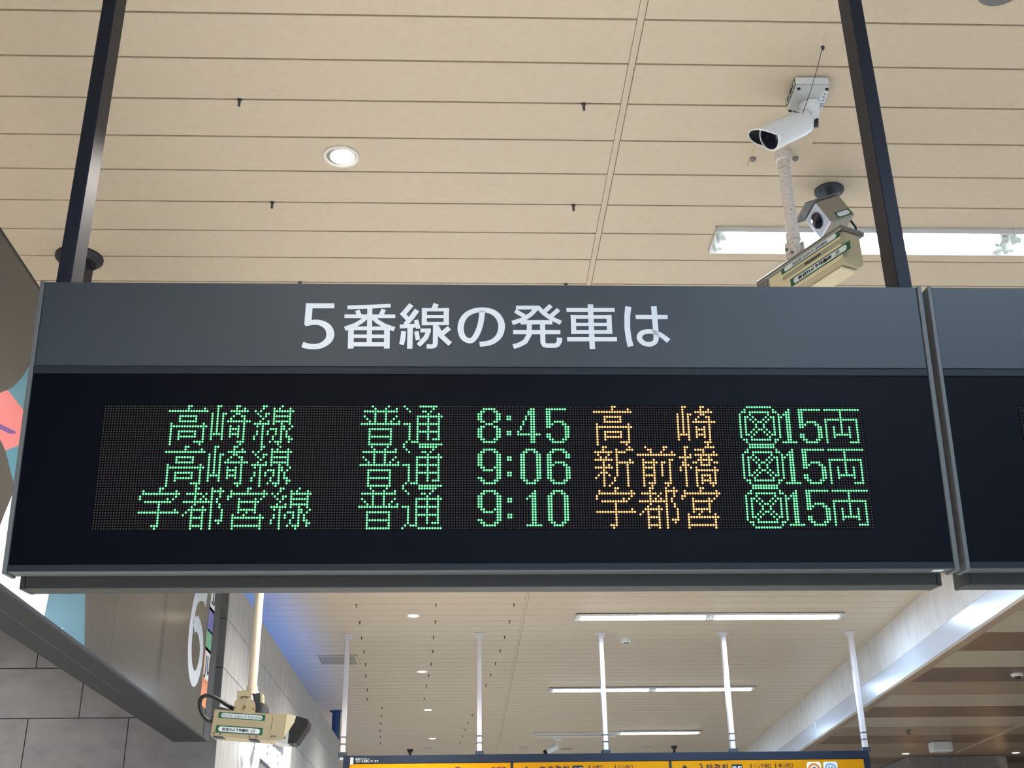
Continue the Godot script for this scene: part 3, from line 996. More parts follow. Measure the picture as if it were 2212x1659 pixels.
# ---------------------------------------------------------------- yellow way-finding sign
func build_way_sign() -> void:
	var root := thing("wayfinding_sign", Vector3(1.31, 2.2, SIGN_Z), "long yellow ticket-gate direction sign in a navy frame on five white poles", "sign")
	var f := Transform3D(Basis(), Vector3(0, 0, SIGN_Z + 0.1))
	var at := func(x: float, y: float) -> Vector2: return on_frame(f, x, y)
	var tl: Vector2 = at.call(742, 1634.5)
	var tr: Vector2 = at.call(1876, 1619.5)
	var top := (tl.y + tr.y) * 0.5
	var py: float = at.call(1400, 1643.5).y
	var s := Shape.new()
	s.span(Transform3D(), Vector3(tl.x, top - 0.85, SIGN_Z - 0.1), Vector3(tr.x, top, SIGN_Z + 0.098), 0.006)
	part("housing", s, M.navy, root)
	s = Shape.new()
	s.span(f, Vector3(tl.x, py, -0.004), Vector3(tr.x, top, 0.006), 0.002)
	s.span(f, Vector3(tl.x, top - 0.85, -0.004), Vector3(at.call(755, 1650).x, py, 0.006), 0.002)
	s.span(f, Vector3(at.call(1866, 1650).x, top - 0.85, -0.004), Vector3(tr.x, py, 0.006), 0.002)
	part("frame", s, M.navy, root)
	var cuts := [755.0, 1102.5, 1109.0, 1444.5, 1450.5, 1866.0]
	for i in 3:
		s = Shape.new()
		s.span(f, Vector3(at.call(cuts[i * 2], 1648).x, top - 0.8, -0.002), Vector3(at.call(cuts[i * 2 + 1], 1648).x, py - 0.002, 0.002), 0.001)
		part("yellow_panel", s, M.yellow, root)
	for i in 2:
		s = Shape.new()
		s.span(f, Vector3(at.call(cuts[i * 2 + 1], 1648).x, top - 0.8, -0.002), Vector3(at.call(cuts[i * 2 + 2], 1648).x, py, 0.001))
		part("divider", s, M.black, root)
	var g := f * Transform3D(Basis(), Vector3(0, 0, 0.002))
	var k := 0.00452
	# kanji: text, left px, top px, width px, height px, gap px, pen px, material
	for e in [["中央改札", 1165, 1655, 12.5, 14, 3.0, 2.4, M.maroon], ["入谷改札", 1508, 1651, 12.5, 14, 3.2, 2.4, M.maroon], ["浅草口", 1279.5, 1653, 6.4, 7.5, 1.0, 0.9, M.maroon], ["広小路口", 1335.5, 1653, 6.2, 7.5, 1.2, 0.9, M.maroon], ["パンダ橋口", 1627, 1650.5, 6.2, 7, 1.0, 0.9, M.maroon], ["東上野口", 1681.5, 1649.5, 6.2, 7, 1.2, 0.9, M.maroon], ["京成線", 1061, 1656.5, 8.6, 9, 1.2, 1.2, M.maroon]]:
		var p: Vector2 = at.call(e[1], e[2])
		part("sign_lettering", glyphs(e[0], g * Transform3D(Basis(), Vector3(p.x, p.y, 0)), e[3] * k, e[4] * k, e[5] * k, e[6] * k), e[7], root)
	for e in [[1273, 1653], [1329, 1653], [1621.5, 1650], [1675, 1649.5]]:
		var p: Vector2 = at.call(e[0], e[1])
		s = Shape.new()
		s.span(g, Vector3(p.x - 0.005, p.y - 0.12, 0), Vector3(p.x + 0.005, p.y, 0.0005))
		part("divider_bar", s, M.maroon, root)
	for e in [[1248, 1653.7, "1F"], [1591.5, 1651, "3F"]]:
		var p: Vector2 = at.call(e[0], e[1])
		s = Shape.new()
		s.prism(g * Transform3D(Basis(), Vector3(p.x, p.y - 0.05, 0)), rounded(0.098, 0.1, 0.012), 0.0, 0.0006)
		var bd := part("floor_mark", s, M.black, root)
		lettering("floor_number", e[2], 0.062, g * Transform3D(Basis(), Vector3(p.x, p.y - 0.05, 0.001)), M.letter, bd, true)
	for e in [[1137, 1655], [1478.5, 1652]]:
		var p: Vector2 = at.call(e[0], e[1])
		s = Shape.new()
		s.prism(g, PackedVector2Array([p, p + Vector2(0.055, -0.06), p + Vector2(0.055, -0.095), p + Vector2(0.012, -0.05), p + Vector2(0.012, -0.16), p + Vector2(-0.012, -0.16), p + Vector2(-0.012, -0.05), p + Vector2(-0.055, -0.095), p + Vector2(-0.055, -0.06)]), 0.0, 0.0005)
		part("arrow", s, M.black, root)
	var cp: Vector2 = at.call(989, 1656.5)
	s = Shape.new()
	s.lathe(Shape.axis_frame(g * Vector3(cp.x, cp.y - 0.05, 0), Vector3.BACK), [Vector2(0.05, 0), Vector2(0.05, 0.0006), Vector2(0, 0.0006)], 24)
	part("round_mark", s, M.maroon, root)
	for e in [[1757, 1646, M.print_orange, "G"], [1792.5, 1645.5, M.grey_plastic, "H"]]:
		var p: Vector2 = at.call(e[0], e[1])
		var o := g * Transform3D(Basis(), Vector3(p.x, p.y - 0.064, 0))
		s = Shape.new()
		s.prism(o, rounded(0.128, 0.128, 0.02), 0.0, 0.0006)
		var ic := part("line_mark", s, M.sticker_white, root)
		s = Shape.new()
		s.lathe(Shape.axis_frame(o * Vector3(0, 0, 0.0007), Vector3.BACK), [Vector2(0.034, 0), Vector2(0.034, 0.0007), Vector2(0.056, 0.0007), Vector2(0.056, 0)], 28)
		mesh_node("ring", s.mesh(), paint(rgb(222, 132, 56), 0.5) if e[3] == "G" else paint(rgb(158, 172, 196), 0.5), ic)
		lettering("line_letter", e[3], 0.042, o * Transform3D(Basis(), Vector3(0, 0, 0.0008)), M.ink, ic, true)
	# the small notice on the frame
	var w: Vector2 = at.call(757, 1636.5)
	var w2: Vector2 = at.call(763, 1651.5)
	s = Shape.new()
	s.span(f, Vector3(w.x, w2.y, 0.006), Vector3(w2.x, w.y, 0.007))
	part("notice_tab", s, M.sticker_white, root)
	s = Shape.new()
	for i in 5:
		s.stroke(f * Transform3D(Basis(), Vector3((w.x + w2.x) * 0.5, w.y - 0.008 - i * 0.011, 0.007)), [Vector3(-0.006, 0.003, 0.002), Vector3(0.006, 0.0, 0.002), Vector3(-0.004, -0.005, 0.002)], 0.0003)
	part("tab_print", s, M.ink, root)
	for e in [["環境にやさしい", 768, 1638], ["を使用しています", 781, 1642.6]]:
		var p: Vector2 = at.call(e[1], e[2])
		part("notice_lettering", glyphs(e[0], f * Transform3D(Basis(), Vector3(p.x, p.y, 0.006)), 3.6 * k, 3.8 * k, 0.6 * k, 0.5 * k), M.grey_plastic, root)
	var lp: Vector2 = at.call(773.5, 1645)
	lettering("notice_lettering", "LED", 0.017, f * Transform3D(Basis(), Vector3(lp.x, lp.y, 0.006)), M.grey_plastic, root)
	for q in [[752, 1372], [1035, 1368], [1298, 1366], [1561, 1366], [1834, 1366]]:
		var c := at_y(q[0], q[1], CEIL)
		s = Shape.new()
		s.box(Transform3D(Basis(), Vector3(c.x, (CEIL + top - 0.03) * 0.5, SIGN_Z)), Vector3(0.042, CEIL - top + 0.03, 0.06), 0.003)
		var p := part("hanger_pole", s, M.white_pole, root)
		s = Shape.new()
		s.box(Transform3D(Basis(), Vector3(c.x, CEIL - 0.006, SIGN_Z)), Vector3(0.1, 0.011, 0.09), 0.003)
		s.box(Transform3D(Basis(), Vector3(c.x, CEIL - 0.025, SIGN_Z)), Vector3(0.06, 0.03, 0.07), 0.003)
		mesh_node("pole_bracket", s.mesh(), M.white_pole, p)
		s = Shape.new()
		s.box(Transform3D(Basis(), Vector3(c.x, top + 0.02, SIGN_Z)), Vector3(0.075, 0.039, 0.08), 0.004)
		mesh_node("foot_clamp", s.mesh(), M.dark_grey, p)
		for y in [0.11, 0.17]:
			s = Shape.new()
			s.box(Transform3D(Basis(), Vector3(c.x, top + y, SIGN_Z)), Vector3(0.05, 0.008, 0.068), 0.001)
			mesh_node("pole_band", s.mesh(), M.dark_grey, p)

func rounded(w: float, h: float, r: float) -> PackedVector2Array:
	var out := PackedVector2Array()
	for c in [[1, 1, 0.0], [-1, 1, 90.0], [-1, -1, 180.0], [1, -1, 270.0]]:
		for i in 5:
			var a := deg_to_rad(c[2] + i * 22.5)
			out.append(Vector2(c[0] * (w * 0.5 - r) + cos(a) * r, c[1] * (h * 0.5 - r) + sin(a) * r))
	return out


# ---------------------------------------------------------------- lamps
func build_fluorescents() -> void:
	var told := {
		-4.035: ["white twin-tube fluorescent fitting behind the pole-mounted security cameras", "white twin-tube fluorescent fitting running on beyond the departure board post"],
		-10.34: ["lit fluorescent fitting ahead of the white sign poles, end towards the downlights", "lit fluorescent fitting ahead of the white sign poles, end towards the pale beam"],
		-13.84: ["lit fluorescent fitting crossed by the third white sign pole", "lit fluorescent fitting crossed by the fourth white sign pole"],
		-17.2: ["", "lit fluorescent fitting in line with the unlit batten above the yellow sign"],
	}
	for z in [-20.6, -17.2, -13.84, -10.34, -7.17, -4.035, -0.75, 2.55, 5.85]:
		for i in 2:
			var x0 := 0.992 + i * 1.19
			var x1 := x0 + 1.188
			var dead: bool = z == -17.2 and i == 0
			var at := Vector3((x0 + x1) * 0.5, CEIL, z)
			var t := thing("fluorescent_light", at, "unlit slim fluorescent batten at the far end of the ceiling" if dead else (told[z][i] if told.has(z) else "shallow white twin-tube fluorescent fitting out of sight on the ceiling planks"), "light", "" if dead else "fluorescent fittings on the plank ceiling")
			var s := Shape.new()
			if dead:
				s.box(Transform3D(Basis(), at + Vector3(0, -0.02, 0)), Vector3(1.17, 0.039, 0.05), 0.004)
				part("tray", s, M.fitting, t)
				s = Shape.new()
				s.rod(at + Vector3(-0.57, -0.055, 0), at + Vector3(0.57, -0.055, 0), 0.013)
				part("tube", s, M.dead_tube, t)
				continue
			s.span(Transform3D(), Vector3(x0, CEIL - 0.006, z - 0.085), Vector3(x1, CEIL - 0.0005, z + 0.085))
			for zz in [-0.085, 0.081]:
				s.span(Transform3D(), Vector3(x0, CEIL - 0.024, z + zz), Vector3(x1, CEIL - 0.0005, z + zz + 0.004))
			s.span(Transform3D(), Vector3(x0 if i == 0 else x1 - 0.004, CEIL - 0.024, z - 0.085), Vector3(x0 + 0.004 if i == 0 else x1, CEIL - 0.0005, z + 0.085))
			part("tray", s, M.fitting, t)
			for zz in [-0.035, 0.035]:
				s = Shape.new()
				s.rod(Vector3(x0 + 0.045, CEIL - 0.022, z + zz), Vector3(x1 - 0.045, CEIL - 0.022, z + zz), 0.0135, 14)
				part("tube", s, M.tube, t)
				for xx in [x0 + 0.012, x1 - 0.038]:
					s = Shape.new()
					s.box(Transform3D(Basis(), Vector3(xx + 0.006, CEIL - 0.022, z + zz)), Vector3(0.014, 0.034, 0.03), 0.003)
					s.rod(Vector3(xx + 0.012, CEIL - 0.022, z + zz), Vector3(xx + 0.034, CEIL - 0.022, z + zz), 0.0125, 12)
					part("socket", s, M.socket, t)
			lamp_light("area", at + Vector3(0, -0.04, 0), Color(0.76, 0.88, 1.0), 2.1, Vector2(1.1, 0.14), t)

func downlight(p: Vector3, r: float, label: String, group: String, energy: float, c: Color) -> void:
	var t := thing("downlight", p, label, "light", group)
	var s := Shape.new()
	var f := Shape.axis_frame(p, Vector3.DOWN)
	s.lathe(f, [Vector2(r, 0), Vector2(r, 0.003), Vector2(r * 0.96, 0.005), Vector2(r * 0.83, 0.005), Vector2(r * 0.81, 0.001)], 36)
	part("trim_ring", s, M.trim_ring, t)
	s = Shape.new()
	s.lathe(f, [Vector2(r * 0.82, 0.0012), Vector2(r * 0.68, 0.0008), Vector2(0, 0.0008)], 36)
	part("recess", s, M.grey_metal, t)
	s = Shape.new()
	s.lathe(Transform3D(f.basis, p + Vector3(0.004, 0, -0.002)), [Vector2(r * 0.68, 0.001), Vector2(r * 0.66, 0.0035), Vector2(0, 0.0042)], 32)
	part("lamp_face", s, M.lamp, t)
	lamp_light("spot", p + Vector3(0, -0.012, 0), c, energy, Vector2(0.04, 62.0), t)

func build_downlights() -> void:
	var warm := Color(1.0, 0.965, 0.93)
	for z in [-22.6, -20.1, -17.67, -15.21, -12.78, -10.30, -7.9, -5.7, -3.512, -1.1, 1.3, 3.7, 6.1]:
		downlight(Vector3(-0.435, CEIL - 0.0005, z), 0.065, "large round downlight above the departure board between threaded studs" if z == -3.512 else "small round downlight in the row beyond the departure board" if z < -9.0 and z > -19.0 else "round downlight of the plank ceiling hidden from view", "downlights in a line along the plank ceiling", 7.6, warm)
	for z in [-6.2, -3.6, -1.0, 1.6, 4.2]:
		downlight(Vector3(-3.2, CEIL - 0.0005, z), 0.065, "round downlight of the side passage beyond the long sign box", "downlights of the side passage", 13.0, warm)
	for q in [[1956, 1627.5], [2194, 1625.5]]:
		downlight(at_y(q[0], q[1], LOW) + Vector3(0, -0.0005, 0), 0.06, "round downlight at the lower brown ceiling beside the grey column", "downlights of the lower ceiling by the column", 1.6, Color(1.0, 0.8, 0.56))
	for x in [5.1, 7.4, 9.7]:
		for z in [-10.2, -6.2, -2.0, 2.5]:
			downlight(Vector3(x, LOW - 0.0005, z), 0.06, "round downlight of the lower brown ceiling away from the column", "downlights of the lower ceiling away from the column", 1.0, Color(1.0, 0.84, 0.64))


# ---------------------------------------------------------------- cameras
func pill_sticker(called: String, f: Transform3D, w: float, h: float, words: String, japanese: bool, parent: Node3D) -> void:
	var s := Shape.new()
	s.span(f, Vector3(-w * 0.5, -h * 0.5, 0), Vector3(w * 0.5, h * 0.5, 0.0006))
	var o := part(called, s, M.sticker_green, parent)
	s = Shape.new()
	s.prism(f, rounded(w * 0.89, h * 0.7, h * 0.345), 0.0006, 0.001)
	mesh_node("sticker_field", s.mesh(), M.sticker_white, o)
	var g := f * Transform3D(Basis(), Vector3(0, 0, 0.001))
	if japanese:
		var cw := w * 0.062
		s = glyphs(words, g * Transform3D(Basis(), Vector3(-w * 0.36, h * 0.21, 0)), cw, h * 0.42, w * 0.009, cw * 0.15)
		mesh_node("sticker_print", s.mesh(), M.ink, o)
		lettering("sticker_print", "JR", h * 0.42, g * Transform3D(Basis(), Vector3(w * 0.3, 0, 0)), M.ink, o, false, 1.25)
		s = Shape.new()
		s.span(g, Vector3(w * 0.26, -h * 0.27, 0), Vector3(w * 0.345, -h * 0.25, 0.0004))
		mesh_node("sticker_print", s.mesh(), M.ink, o)
	else:
		lettering("sticker_print", words, h * 0.44, g, M.ink, o, false, 0.88)

func build_bullet_camera() -> void:
	var root := thing("bullet_camera", Vector3(1.128, CEIL, -3.108), "white bullet security camera with black visor under a square ceiling box", "camera")
	var s := Shape.new()
	s.span(Transform3D(), Vector3(1.072, CEIL - 0.03, -3.174), Vector3(1.182, CEIL - 0.0005, -3.042), 0.006)
	part("junction_box", s, M.white_plastic, root)
	s = Shape.new()
	s.span(Transform3D(), Vector3(1.0705, CEIL - 0.0445, -3.1755), Vector3(1.1835, CEIL - 0.031, -3.0405), 0.006)
	part("box_lid", s, M.grey_plastic, root)
	for x in [1.081, 1.173]:
		for z in [-3.165, -3.051]:
			s = Shape.new()
			s.rod(Vector3(x, CEIL - 0.0445, z), Vector3(x, CEIL - 0.047, z), 0.0058, 12)
			part("screw", s, M.ink, root)
	# sticker on the side of the box that faces the middle of the concourse
	var sf := Transform3D(Basis(Vector3(0, 0, 1), Vector3.UP, Vector3.LEFT), Vector3(1.0718, CEIL - 0.0165, -3.108))
	pill_sticker("sticker", sf, 0.118, 0.026, "防犯カメラ作動中", true, root)
	var tf := Transform3D(Basis(Vector3(0.06, 0, -1).normalized(), Vector3.DOWN.cross(Vector3(0.06, 0, -1).normalized()), Vector3.DOWN), Vector3(1.172, CEIL - 0.0446, -3.064))
	s = Shape.new()
	s.span(tf, Vector3(0, -0.009, 0), Vector3(0.088, 0.009, 0.0005))
	part("label_strip", s, M.sticker_white, root)
	part("label_writing", glyphs("カメラ", tf * Transform3D(Basis(), Vector3(0.008, 0.006, 0.0005)), 0.011, 0.012, 0.004, 0.0018), M.ink, root)
	lettering("label_writing", "17a", 0.012, tf * Transform3D(Basis(), Vector3(0.07, 0, 0.0005)), M.ink, root)
	# swivel
	var top := Vector3(1.137, CEIL - 0.0445, -3.132)
	s = Shape.new()
	s.lathe(Shape.axis_frame(top, Vector3(0.04, -1, -0.05)), [Vector2(0.034, 0), Vector2(0.034, 0.016), Vector2(0.03, 0.03), Vector2(0.02, 0.036), Vector2(0, 0.037)], 24)
	part("swivel_base", s, M.white_plastic, root)
	var back := at_depth(1733, 264, 3.90)
	var knuckle := at_depth(1752, 246, 3.925)
	s = Shape.new()
	s.ball(knuckle, 0.029, 18)
	s.rod(knuckle, at_depth(1752, 268, 3.93), 0.022, 16)
	part("swivel_joint", s, M.white_plastic, root)
	s = Shape.new()
	s.rod(at_depth(1761, 258, 3.92), at_depth(1761, 270, 3.91), 0.011, 12)
	part("joint_opening", s, M.black, root)
	var b := cam_basis
	var ax := (b.x * -0.80 + b.y * -0.42 + b.z * 0.43).normalized()
	var up := (b.x * -0.44 + b.y * 0.89)
	up = (up - ax * up.dot(ax)).normalized()
	var f := Shape.axis_frame(back + ax * -0.012, ax, up)
	s = Shape.new()
	s.lathe(f, [Vector2(0, -0.012), Vector2(0.03, -0.01), Vector2(0.042, 0.004), Vector2(0.0445, 0.02), Vector2(0.0445, 0.128), Vector2(0.0465, 0.1285), Vector2(0.0465, 0.162), Vector2(0.044, 0.167), Vector2(0.0395, 0.167), Vector2(0.0393, 0.16)], 36)
	part("camera_body", s, M.white_plastic, root)
	s = Shape.new()
	s.lathe(f, [Vector2(0.0394, 0.1645), Vector2(0.03, 0.166), Vector2(0, 0.1675)], 30)
	part("lens", s, M.lens, root)
	# visor: a tongue of the barrel that reaches out over the lens
	s = Shape.new()
	var k := 28
	for i in k:
		var p := []
		for j in 2:
			var a: float = deg_to_rad(-105.0 + 210.0 * (i + j) / k)
			var reach: float = 0.164 + 0.058 * pow(maxf(cos(a * 0.86), 0.0), 0.8)
			var d := up * cos(a) + ax.cross(up) * sin(a)
			p.append([f.origin + d * 0.0468 + ax * 0.15, f.origin + d * 0.0475 + ax * reach, f.origin + d * 0.0435 + ax * reach, f.origin + d * 0.042 + ax * 0.15, d])
		s.quad(p[0][0], p[1][0], p[1][1], p[0][1], p[0][4])
		s.quad(p[0][1], p[1][1], p[1][2], p[0][2], ax)
	part("visor", s, M.white_plastic, root)
	s = Shape.new()
	for i in k:
		var p := []
		for j in 2:
			var a: float = deg_to_rad(-104.0 + 208.0 * (i + j) / k)
			var reach: float = 0.161 + 0.058 * pow(maxf(cos(a * 0.86), 0.0), 0.8)
			var d := up * cos(a) + ax.cross(up) * sin(a)
			p.append([f.origin + d * 0.0425 + ax * 0.15, f.origin + d * 0.0434 + ax * reach, d])
		s.quad(p[0][0], p[1][0], p[1][1], p[0][1], -p[0][2])
	part("visor_lining", s, M.black, root)
	# maker's print on the barrel
	var side := ax.cross(up)
	if side.dot(b.z) < 0: side = -side
	var nn := (side * 0.55 + up * 0.83).normalized()
	var lf := Transform3D(Basis(-ax.cross(nn).cross(nn).normalized(), Vector3.ZERO, nn), f.origin + ax * 0.04 + nn * 0.0446)
	var tx := ax.cross(nn).normalized()
	lf.basis = Basis(tx, nn.cross(tx), nn)
	lettering("maker_mark", "i-PRO", 0.0085, lf, paint(rgb(60, 70, 130), 0.5), root, true)
	# safety wire
	s = Shape.new()
	var w0 := at_y(1777, 101, CEIL)
	var w1 := at_depth(1733, 246, 3.86)
	var path := []
	for i in 12:
		var u := i / 11.0
		path.append(w0.lerp(w1, u) + Vector3(0, -0.012 * sin(u * PI), 0))
	s.sweep(path, 0.0012, 6)
	part("safety_wire", s, M.dark_grey, root)
	s = Shape.new()
	s.lathe(Shape.axis_frame(w0, Vector3.DOWN), [Vector2(0, 0), Vector2(0.006, 0), Vector2(0.004, 0.012), Vector2(0, 0.013)], 10)
	part("wire_anchor", s, M.dark_grey, root)

func build_pole_camera() -> void:
	var foot := Vector3(1.133, CEIL, -3.462)
	var root := thing("housed_camera", foot, "beige box security camera housing with green stickers on a rust-speckled ceiling pole", "camera")
	var s := Shape.new()
	s.span(Transform3D(), Vector3(1.025, CEIL - 0.005, -3.545), Vector3(1.225, CEIL - 0.0003, -3.31), 0.001)
	part("ceiling_plate", s, M.joint, root)
	for q in [[1626, 342], [1718, 341], [1745, 282], [1655, 286]]:
		var p := at_y(q[0], q[1], CEIL - 0.005)
		s = Shape.new()
		s.lathe(Shape.axis_frame(p, Vector3.DOWN), [Vector2(0.011, 0), Vector2(0.011, 0.006), Vector2(0.008, 0.008), Vector2(0.005, 0.013), Vector2(0, 0.014)], 8)
		part("bolt", s, M.grey_metal, root)
	s = Shape.new()
	s.rod(foot + Vector3(0, -0.005, 0), Vector3(foot.x, 3.70, foot.z), 0.0205, 24)
	part("pole", s, M.old_pole, root)
	s = Shape.new()
	s.lathe(Shape.axis_frame(foot + Vector3(0, -0.005, 0), Vector3.DOWN), [Vector2(0.031, 0), Vector2(0.028, 0.03), Vector2(0.0215, 0.034)], 24)
	s.lathe(Shape.axis_frame(Vector3(foot.x, 3.765, foot.z), Vector3.DOWN), [Vector2(0.021, 0), Vector2(0.0245, 0.003), Vector2(0.0245, 0.03), Vector2(0, 0.032)], 24)
	part("pole_collar", s, M.old_pole, root)
	# housing frame: x along the body towards the lens end, y up, z towards the concourse middle side face
	var d := Vector3(-0.447, 0, -0.894).normalized()
	var zf := d.cross(Vector3.UP).normalized()
	var a := at_y(1815, 489, 3.636)
	if zf.dot(EYE - a) < 0:
		zf = -zf
	var f := Transform3D(Basis(zf.cross(Vector3.UP) * -1.0, Vector3.UP, zf), a)
	f.basis = Basis(Vector3.UP.cross(zf), Vector3.UP, zf)
	var sg := 1.0 if f.basis.x.dot(d) > 0 else -1.0
	var X := func(t: float) -> float: return t * sg
	var L := 0.363
	var wd := 0.09
	s = Shape.new()
	s.span(f, Vector3(X.call(0.0), -0.125, -wd), Vector3(X.call(L), -0.004, 0.0), 0.012)
	part("housing", s, M.beige, root)
	s = Shape.new()
	s.span(f, Vector3(X.call(0.006), -0.112, 0.0), Vector3(X.call(L - 0.012), -0.016, 0.003), 0.002)
	part("side_plate", s, M.beige_light, root)
	s = Shape.new()
	s.span(f, Vector3(X.call(-0.008), -0.014, -wd - 0.008), Vector3(X.call(L + 0.05), 0.004, 0.007), 0.004)
	s.span(f, Vector3(X.call(L - 0.004), -0.11, 0.0), Vector3(X.call(L + 0.05), 0.0, 0.006), 0.002)
	s.span(f, Vector3(X.call(L - 0.004), -0.11, -wd - 0.007), Vector3(X.call(L + 0.05), 0.0, -wd), 0.002)
	part("sunshade", s, M.grey_metal, root)
	s = Shape.new()
	s.span(f, Vector3(X.call(L - 0.001), -0.11, -wd + 0.012), Vector3(X.call(L + 0.004), -0.02, -0.012), 0.001)
	part("front_window", s, M.lens, root)
	s = Shape.new()
	s.span(f, Vector3(X.call(0.03), -0.137, -wd + 0.015), Vector3(X.call(L - 0.02), -0.124, -0.012), 0.004)
	part("base_tray", s, M.beige_light, root)
	s = Shape.new()
	var mid := on_frame(f, 1758, 560)
	s.prism(f * Transform3D(Basis(), Vector3(mid.x, mid.y, 0.003)), rounded((on_frame(f, 1826, 516) - on_frame(f, 1690, 604)).length(), 0.0165, 0.008), 0.0, 0.0008)
	part("name_strip", s, M.groove, root)
	lettering("maker_mark", "Panasonic", 0.0115, f * Transform3D(Basis(), Vector3(mid.x, mid.y, 0.004)), M.ink, root, true)
	mid = on_frame(f, 1750.5, 547)
	pill_sticker("sticker", f * Transform3D(Basis(), Vector3(mid.x, mid.y, 0.003)), (on_frame(f, 1814, 513) - on_frame(f, 1687, 581)).length(), 0.024, "Security System in Operation", false, root)
	mid = on_frame(f, 1772, 571.5)
	pill_sticker("sticker", f * Transform3D(Basis(), Vector3(mid.x, mid.y, 0.003)), (on_frame(f, 1837, 538) - on_frame(f, 1707, 605)).length(), 0.029, "防犯カメラ作動中", true, root)
	# clevis between pole and housing
	s = Shape.new()
	var c := Vector3(foot.x, 3.686, foot.z)
	s.box(Transform3D(f.basis, c + Vector3(0, 0.0, 0) + f.basis.z * 0.02), Vector3(0.05, 0.085, 0.008), 0.004)
	s.box(Transform3D(f.basis, c - f.basis.z * 0.022), Vector3(0.05, 0.085, 0.008), 0.004)
	s.box(Transform3D(f.basis, c + Vector3(0, -0.043, 0)), Vector3(0.1, 0.008, 0.06), 0.003)
	part("swivel_bracket", s, M.old_pole, root)
	for e in [[-0.012, 0.012], [0.012, -0.01]]:
		s = Shape.new()
		var q: Vector3 = c + f.basis.x * e[0] + Vector3(0, e[1], 0) + f.basis.z * 0.024
		s.rod(q, q + f.basis.z * 0.006, 0.006, 6)
		part("bracket_bolt", s, M.grey_metal, root)

func build_box_camera() -> void:
	var p := Vector3(1.368, CEIL, -3.694)
	var root := thing("box_camera", p, "small grey box camera on a dark round ceiling rosette behind the pole camera", "camera")
	var s := Shape.new()
	s.lathe(Shape.axis_frame(p + Vector3(0, -0.0005, 0), Vector3.DOWN), [Vector2(0, 0), Vector2(0.055, 0), Vector2(0.055, 0.006), Vector2(0.05, 0.011), Vector2(0.018, 0.016), Vector2(0.014, 0.02), Vector2(0.014, 0.05), Vector2(0, 0.052)], 32)
	part("rosette", s, M.dark_grey, root)
	for x in [-0.036, 0.036]:
		s = Shape.new()
		s.rod(p + Vector3(x, -0.0115, x * -0.4), p + Vector3(x, -0.014, x * -0.4), 0.005, 10)
		part("screw", s, M.black, root)
	# body: lens face turned to the left and down
	var o := at_depth(1768, 476, 4.34)
	var fwd := (cam_basis.x * -0.9 + cam_basis.y * -0.32 + cam_basis.z * 0.36).normalized()
	var rt := Vector3.UP.cross(fwd).normalized()
	rt = (rt + Vector3.UP * 0.22).normalized()
	var upv := fwd.cross(rt).normalized()
	var f := Transform3D(Basis(rt, upv, fwd).scaled_local(Vector3(1.2, 1.2, 1.05)), o)
	s = Shape.new()
	s.span(f, Vector3(-0.04, -0.046, -0.1), Vector3(0.04, 0.042, 0.0), 0.004)
	part("camera_body", s, M.drab, root)
	s = Shape.new()
	s.span(f, Vector3(-0.046, 0.042, -0.11), Vector3(0.046, 0.048, 0.045), 0.002)
	part("visor", s, M.grey_metal, root)
	s = Shape.new()
	s.span(f, Vector3(-0.037, -0.043, 0.0), Vector3(0.037, 0.04, 0.005), 0.003)
	part("face_plate", s, M.gloss_white, root)
	s = Shape.new()
	s.lathe(Shape.axis_frame(o + fwd * 0.0053, fwd), [Vector2(0.031, 0), Vector2(0.03, 0.004), Vector2(0.021, 0.006), Vector2(0, 0.008)], 24)
	part("lens", s, M.lens, root)
	s = Shape.new()
	s.rod(p + Vector3(0, -0.05, 0), f * Vector3(0.0, 0.046, -0.06), 0.011, 12)
	part("swivel_arm", s, M.dark_grey, root)
	s = Shape.new()
	var path := []
	for q in [[1800, 436, 4.37], [1812, 446, 4.4], [1826, 462, 4.42], [1838, 478, 4.42], [1848, 492, 4.40], [1850, 505, 4.38]]:
		path.append(at_depth(q[0], q[1], q[2]))
	s.sweep(path, 0.0055, 8)
	path = []
	for q in [[1802, 440, 4.38], [1813, 460, 4.40], [1820, 474, 4.42], [1830, 488, 4.42]]:
		path.append(at_depth(q[0], q[1], q[2]))
	s.sweep(path, 0.006, 8)
	part("cable", s, M.black, root)
	var sf := Transform3D(Basis(-f.basis.z, f.basis.y, f.basis.x), f * Vector3(0.0402, -0.03, -0.06))
	s = Shape.new()
	s.span(sf, Vector3(-0.03, -0.012, 0), Vector3(0.03, 0.012, 0.0006))
	var st := part("sticker", s, M.sticker_green, root)
	s = Shape.new()
	s.prism(sf, rounded(0.05, 0.016, 0.007), 0.0006, 0.001)
	mesh_node("sticker_field", s.mesh(), M.sticker_white, st)

